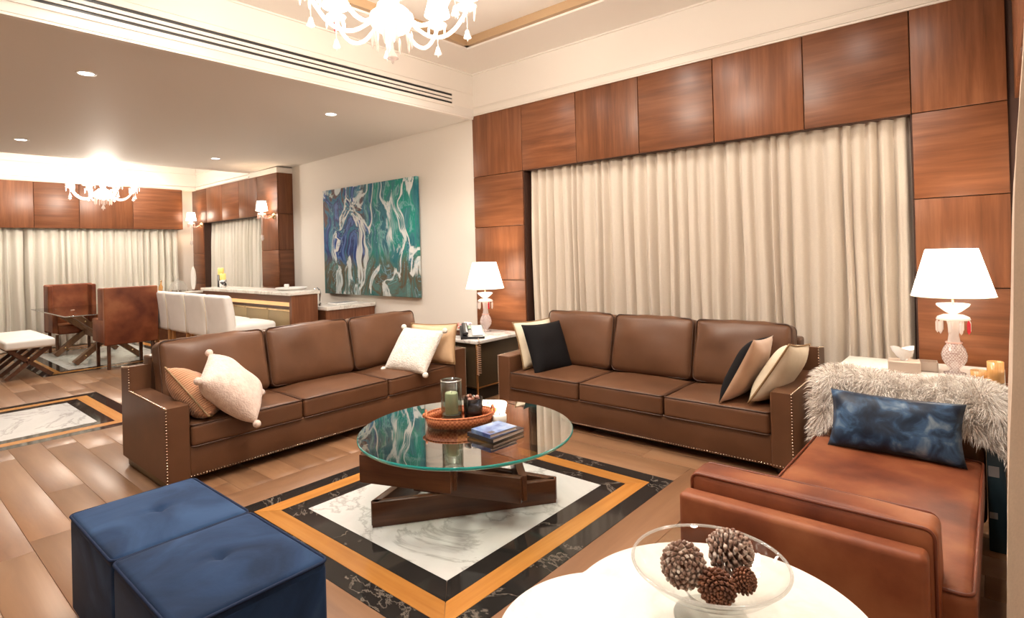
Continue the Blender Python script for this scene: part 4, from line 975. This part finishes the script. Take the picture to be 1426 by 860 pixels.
# ---------------------------------------------------------------- bar counter
t = thing('bar_counter', 'walnut bar counter with a pale stone top and champagne cupboards', 'bar counter', (-8.45, 3.75, 0))
def Q(x, y, z): return (x+8.45, y-3.75, z)
b = MB(); b.box(Q(-9.85, 3.83, 0), Q(-7.08, 4.12, .995)); b.build('carcass', M['dark_wood'], t)
MB().rbox(Q(-8.45, 3.935, 1.015), (2.86, .45, .045), .006).build('countertop', M['counter'], t)
MB().box(Q(-7.10, 3.755, 0), Q(-7.04, 4.13, .99)).build('end_panel', M['wood_v'], t); MB().box(Q(-9.87, 3.755, 0), Q(-9.81, 4.13, .99)).build('end_panel', M['wood_v'], t)
MB().box(Q(-9.81, 3.755, .90), Q(-7.10, 3.83, .99)).build('top_rail', M['wood_h'], t)
MB().box(Q(-9.81, 3.80, .84), Q(-7.10, 3.83, .90)).build('light_strip', mat('lit_brass_strip', (.8, .5, .2), .4, emit=(1, .6, .25), es=.5), t)
for i in range(4):
    x0 = -9.80+i*.675; d = MB().rbox(Q(x0+.335, 3.815, .43), (.665, .03, .73), .003, k=1).build('door', M['champagne'], t)
    MB().box(Q(x0+.02, 3.79, .775), Q(x0+.64, 3.80, .79)).build('door_handle', M['brass'], d)
t = thing('bar_counter', 'lower walnut counter with a pale stone top running to the painting wall', 'bar counter', (-7.2, 4.5, 0))
MB().rbox((0, .07, .785), (.62, .79, .05), .006).build('countertop', M['counter'], t)
MB().box((-.28, -.32, 0), (.26, .46, .76)).build('carcass', M['dark_wood'], t); MB().box((.26, -.32, 0), (.285, .13, .76)).build('side_panel', M['wood_v'], t); MB().box((.26, .135, 0), (.285, .46, .76)).build('side_panel', M['wood_v'], t)
# things on the bar
def pillar(x, y, h, ch, hm, label, m2=None):
    t = thing('candle_holder', label, 'candle holder', (x, y, 1.038), 0, 'candle holders on the bar')
    MB().lathe([(.001, 0), (.06, 0), (.055, .01), (.052, h), (.001, h)], 20).build('holder', hm, t)
    return t
pillar(-9.72, 3.97, .20, .1, M['black_plastic'], 'taller dark candle holder with a candle on the bar')
t = thing('candle', 'yellow pillar candle standing on the taller bar holder', 'candle', (-9.72, 3.97, 1.239), 0, 'candles on the bar'); MB().lathe([(.001, 0), (.045, 0), (.046, .09), (.04, .11), (.001, .10)], 20).build('wax', M['wax_yellow'], t); MB().tube([(0, 0, .10), (0, 0, .12)], .003, 5).build('wick', M['black_plastic'], t)
t0 = pillar(-9.55, 3.93, .12, .1, noisy('black_white_floral', [(.45, (.02, .02, .02)), (.55, (.75, .72, .68))], 22, .4), 'short black and white candle holder on the bar')
t = thing('candle', 'pale yellow pillar candle standing on the short bar holder', 'candle', (-9.55, 3.93, 1.159), 0, 'candles on the bar'); MB().lathe([(.001, 0), (.045, 0), (.046, .08), (.04, .10), (.001, .09)], 20).build('wax', M['wax_yellow'], t); MB().tube([(0, 0, .09), (0, 0, .11)], .003, 5).build('wick', M['black_plastic'], t)
t = thing('serving_tray', 'low white oval tray near the right end of the bar', 'tray', (-7.55, 4.03, 1.038))
MB().lathe([(.001, .005), (.16, .008), (.21, .035), (.215, .033), (.17, 0), (.001, 0)], 32).build('dish', M['white'], t); MB().lathe([(.001, 0), (.03, 0), (.035, .05), (.03, .07), (.001, .07)], 16, (-.13, 0, .008)).build('knob', M['white'], t)
t = thing('faucet', 'curved chrome tap rising beside the step of the bar', 'tap', (-7.16, 4.24, .81)); MB().tube([(0, 0, 0), (0, 0, .17), (0, -.01, .22), (0, -.04, .245), (0, -.08, .24), (0, -.09, .20)], .013, 8).build('spout', M['chrome'], t); MB().cyl(.02, 0, .03).build('base', M['chrome'], t)
t = thing('paper_pad', 'flat white tray lying on the lower counter', 'tray', (-7.2, 4.62, .811)); MB().rbox((0, 0, .008), (.24, .34, .016), .004).build('plate', M['white'], t); MB().box((-.10, -.15, .016), (.10, .15, .018)).build('insert', M['grey_panel'], t)

# ---------------------------------------------------------------- bar stools
def stool(x, label, first=None):
    if first:
        t = copy_tree(first); t.location = (x, 3.02, 0); t['label'] = label; return t
    t = thing('bar_stool', label, 'bar stool', (x, 3.02, 0), 0, 'white bar stools')
    mb = MB(); mb.rbox((0, 0, .77), (.60, .11, .56), .04, n=6, k=3, puff=(0, .012, 0)); mb.v = [(a, b-.05*((c-.5)/.5)**2*(1 if c > .5 else 0), c) for a, b, c in mb.v]; bk = mb.build('backrest', M['white_leather'], t)
    MB().tube([(-.29, -.075, .52), (-.29, -.085, .8), (-.285, -.11, 1.03)], .005, 5).build('piping', M['cream_fab'], bk)
    MB().rbox((0, .27, .62), (.60, .56, .13), .045, n=4, k=3, puff=(0, 0, .02)).build('seat', M['white_leather'], t)
    for sx in (-1, 1):
        for y, m in ((-.01, 0), (.48, 0)): MB().rbox((sx*.26, y, .275), (.04, .04, .55), .004, k=1).build('leg', M['chair_wood'], t)
        MB().rbox((sx*.26, .235, .2), (.025, .45, .025), .003, k=1).build('stretcher', M['chair_wood'], t)
    MB().rbox((0, .48, .2), (.5, .025, .025), .003, k=1).build('footrest', M['brass'], t)
    return t
s0 = stool(-9.42, 'white leather bar stool farthest left of the row, next to the brown wing chair')
stool(-8.74, 'white leather bar stool second from the left of the row', s0); stool(-8.06, 'white leather bar stool second from the right of the row', s0); stool(-7.38, 'white leather bar stool nearest, its seat visible at the right end of the row', s0)

# ---------------------------------------------------------------- dining set
t = thing('dining_table', 'glass-topped dining table on bolted wooden X legs', 'table', (-10.95, 2.55, 0))
g = MB(); g.box((-1.12, -.62, .745), (1.12, .62, .76)); g.build('glass_top', arch_glass('dining_glass', (.80, .86, .84), 1.8), t)
MB().tube([(-1.12, -.62, .7525), (1.12, -.62, .7525), (1.12, .62, .7525), (-1.12, .62, .7525)], .008, 6, True).build('glass_rim', M['chrome'], t)
def xleg(x):
    for s in (-1, 1):
        b = MB(); b.beam((x, -s*.42, 0.02), (x, s*.42, .735), .07, .13, up=(1, 0, 0)); o = b.build('leg', M['leg_wood'], t)
        for q in (.15, .5, .85):
            MB().lathe([(.001, .012), (.012, .008), (.014, 0)], 10, T=Matrix.Translation((x+.066, -s*.42+s*.84*q, .02+.715*q)) @ Matrix.Rotation(PI/2, 4, 'Y')).build('bolt', M['brass'], o)
xleg(.62); xleg(-.62)
b = MB(); b.beam((-.62, 0, .37), (.62, 0, .37), .09, .11); b.build('stretcher', M['leg_wood'], t)
for s in (-1, 1): b = MB(); b.beam((.60, 0, .30), (-.1, s*.3, .73), .06, .09); b.build('brace', M['leg_wood'], t)
def wing_chair(loc, rz, label):
    t = thing('wing_chair', label, 'chair', loc, rz, 'brown leather wing chairs')   # local: back at x=0, faces -x; width along y
    W = .66
    MB().rbox((0, 0, .74), (.10, W, .80), .02, n=2, k=2).build('backrest', M['tan'], t)
    for s in (-1, 1):
        MB().rbox((-.16, s*(W/2-.035), .90), (.26, .07, .46), .02, k=2).build('wing', M['tan'], t)
        MB().rbox((-.30, s*(W/2-.035), .53), (.56, .07, .33), .02, k=2).build('arm', M['tan'], t)
        for x in (-.03, -.55): MB().rbox((x, s*(W/2-.06), .17), (.04, .04, .34), .004, k=1).build('leg', M['dark_wood'], t)
    MB().rbox((-.30, 0, .41), (.56, W-.14, .14), .03, n=3, k=2, puff=(0, 0, .015)).build('seat', M['tan'], t)
    return t
wing_chair((-9.40, 2.60, 0), 0, 'brown leather wing chair seen from behind at the near end of the dining table')
wing_chair((-12.15, 2.44, 0), PI, 'brown leather wing chair facing the camera at the far end of the dining table')
t = thing('bench', 'white cushioned bench on crossed dark wood legs beside the dining table', 'bench', (-10.35, 1.52, 0))
MB().rbox((0, 0, .455), (1.50, .52, .11), .03, n=4, k=3, puff=(0, 0, .02)).build('cushion', M['white_leather'], t)
for x in (.62, .2, -.25, -.62):
    for s in (-1, 1): b = MB(); b.beam((x, -s*.24, .01), (x, s*.22, .40), .05, .05, up=(1, 0, 0)); b.build('leg', M['dark_wood'], t)
b = MB(); b.beam((-.66, 0, .205), (.66, 0, .205), .04, .05); b.build('stretcher', M['dark_wood'], t)

# ---------------------------------------------------------------- sideboard between dining wall and bar wall
t = thing('sideboard', 'narrow white-topped sideboard in the far corner left of the bar wall', 'sideboard', (-12.35, 4.12, 0))
MB().rbox((0, 0, .86), (.62, .9, .04), .005, k=1).build('tabletop', M['white_top'], t); MB().box((-.28, -.42, 0), (.28, .42, .84)).build('cabinet', M['dark_wood'], t)
t = thing('oval_mirror', 'tall white oval platter standing on the far sideboard against the bar wall', 'platter', (-12.25, 4.50, .882))
T = Matrix.Translation((0, 0, .24)) @ Matrix.Rotation(PI/2, 4, 'X') @ Matrix.Rotation(0, 4, 'Z') @ Matrix.Diagonal((.6, 1.25, 1, 1))
MB().lathe([(.001, .02), (.15, .02), (.19, .035), (.195, .03), (.15, .005), (.001, .005)], 32, T=T).build('dish', M['white'], t); MB().rbox((0, 0, .01), (.12, .08, .02), .004).build('stand', M['dark_wood'], t)
t = thing('glass_decanter', 'clear glass cloche of ornaments on the far sideboard', 'ornament', (-12.22, 4.18, .882))
MB().lathe([(.16, 0), (.165, .015), (.15, .10), (.10, .19), (.02, .22), (.015, .25), (.001, .26)], 28).build('dome', M['rim'], t); MB().cyl(.17, 0, .03).build('base', M['chrome'], t)
t = thing('bottle', 'amber bottle leaning at the left of the far sideboard', 'bottle', (-12.2, 3.86, .882)); MB().lathe([(.001, 0), (.035, 0), (.037, .12), (.013, .17), (.012, .23), (.001, .23)], 16, T=Matrix.Rotation(.3, 4, 'Y')).build('body', M['amber'], t); MB().lathe([(.013, .23), (.013, .25), (.001, .25)], 10, T=Matrix.Rotation(.3, 4, 'Y')).build('cap', M['brass'], t)
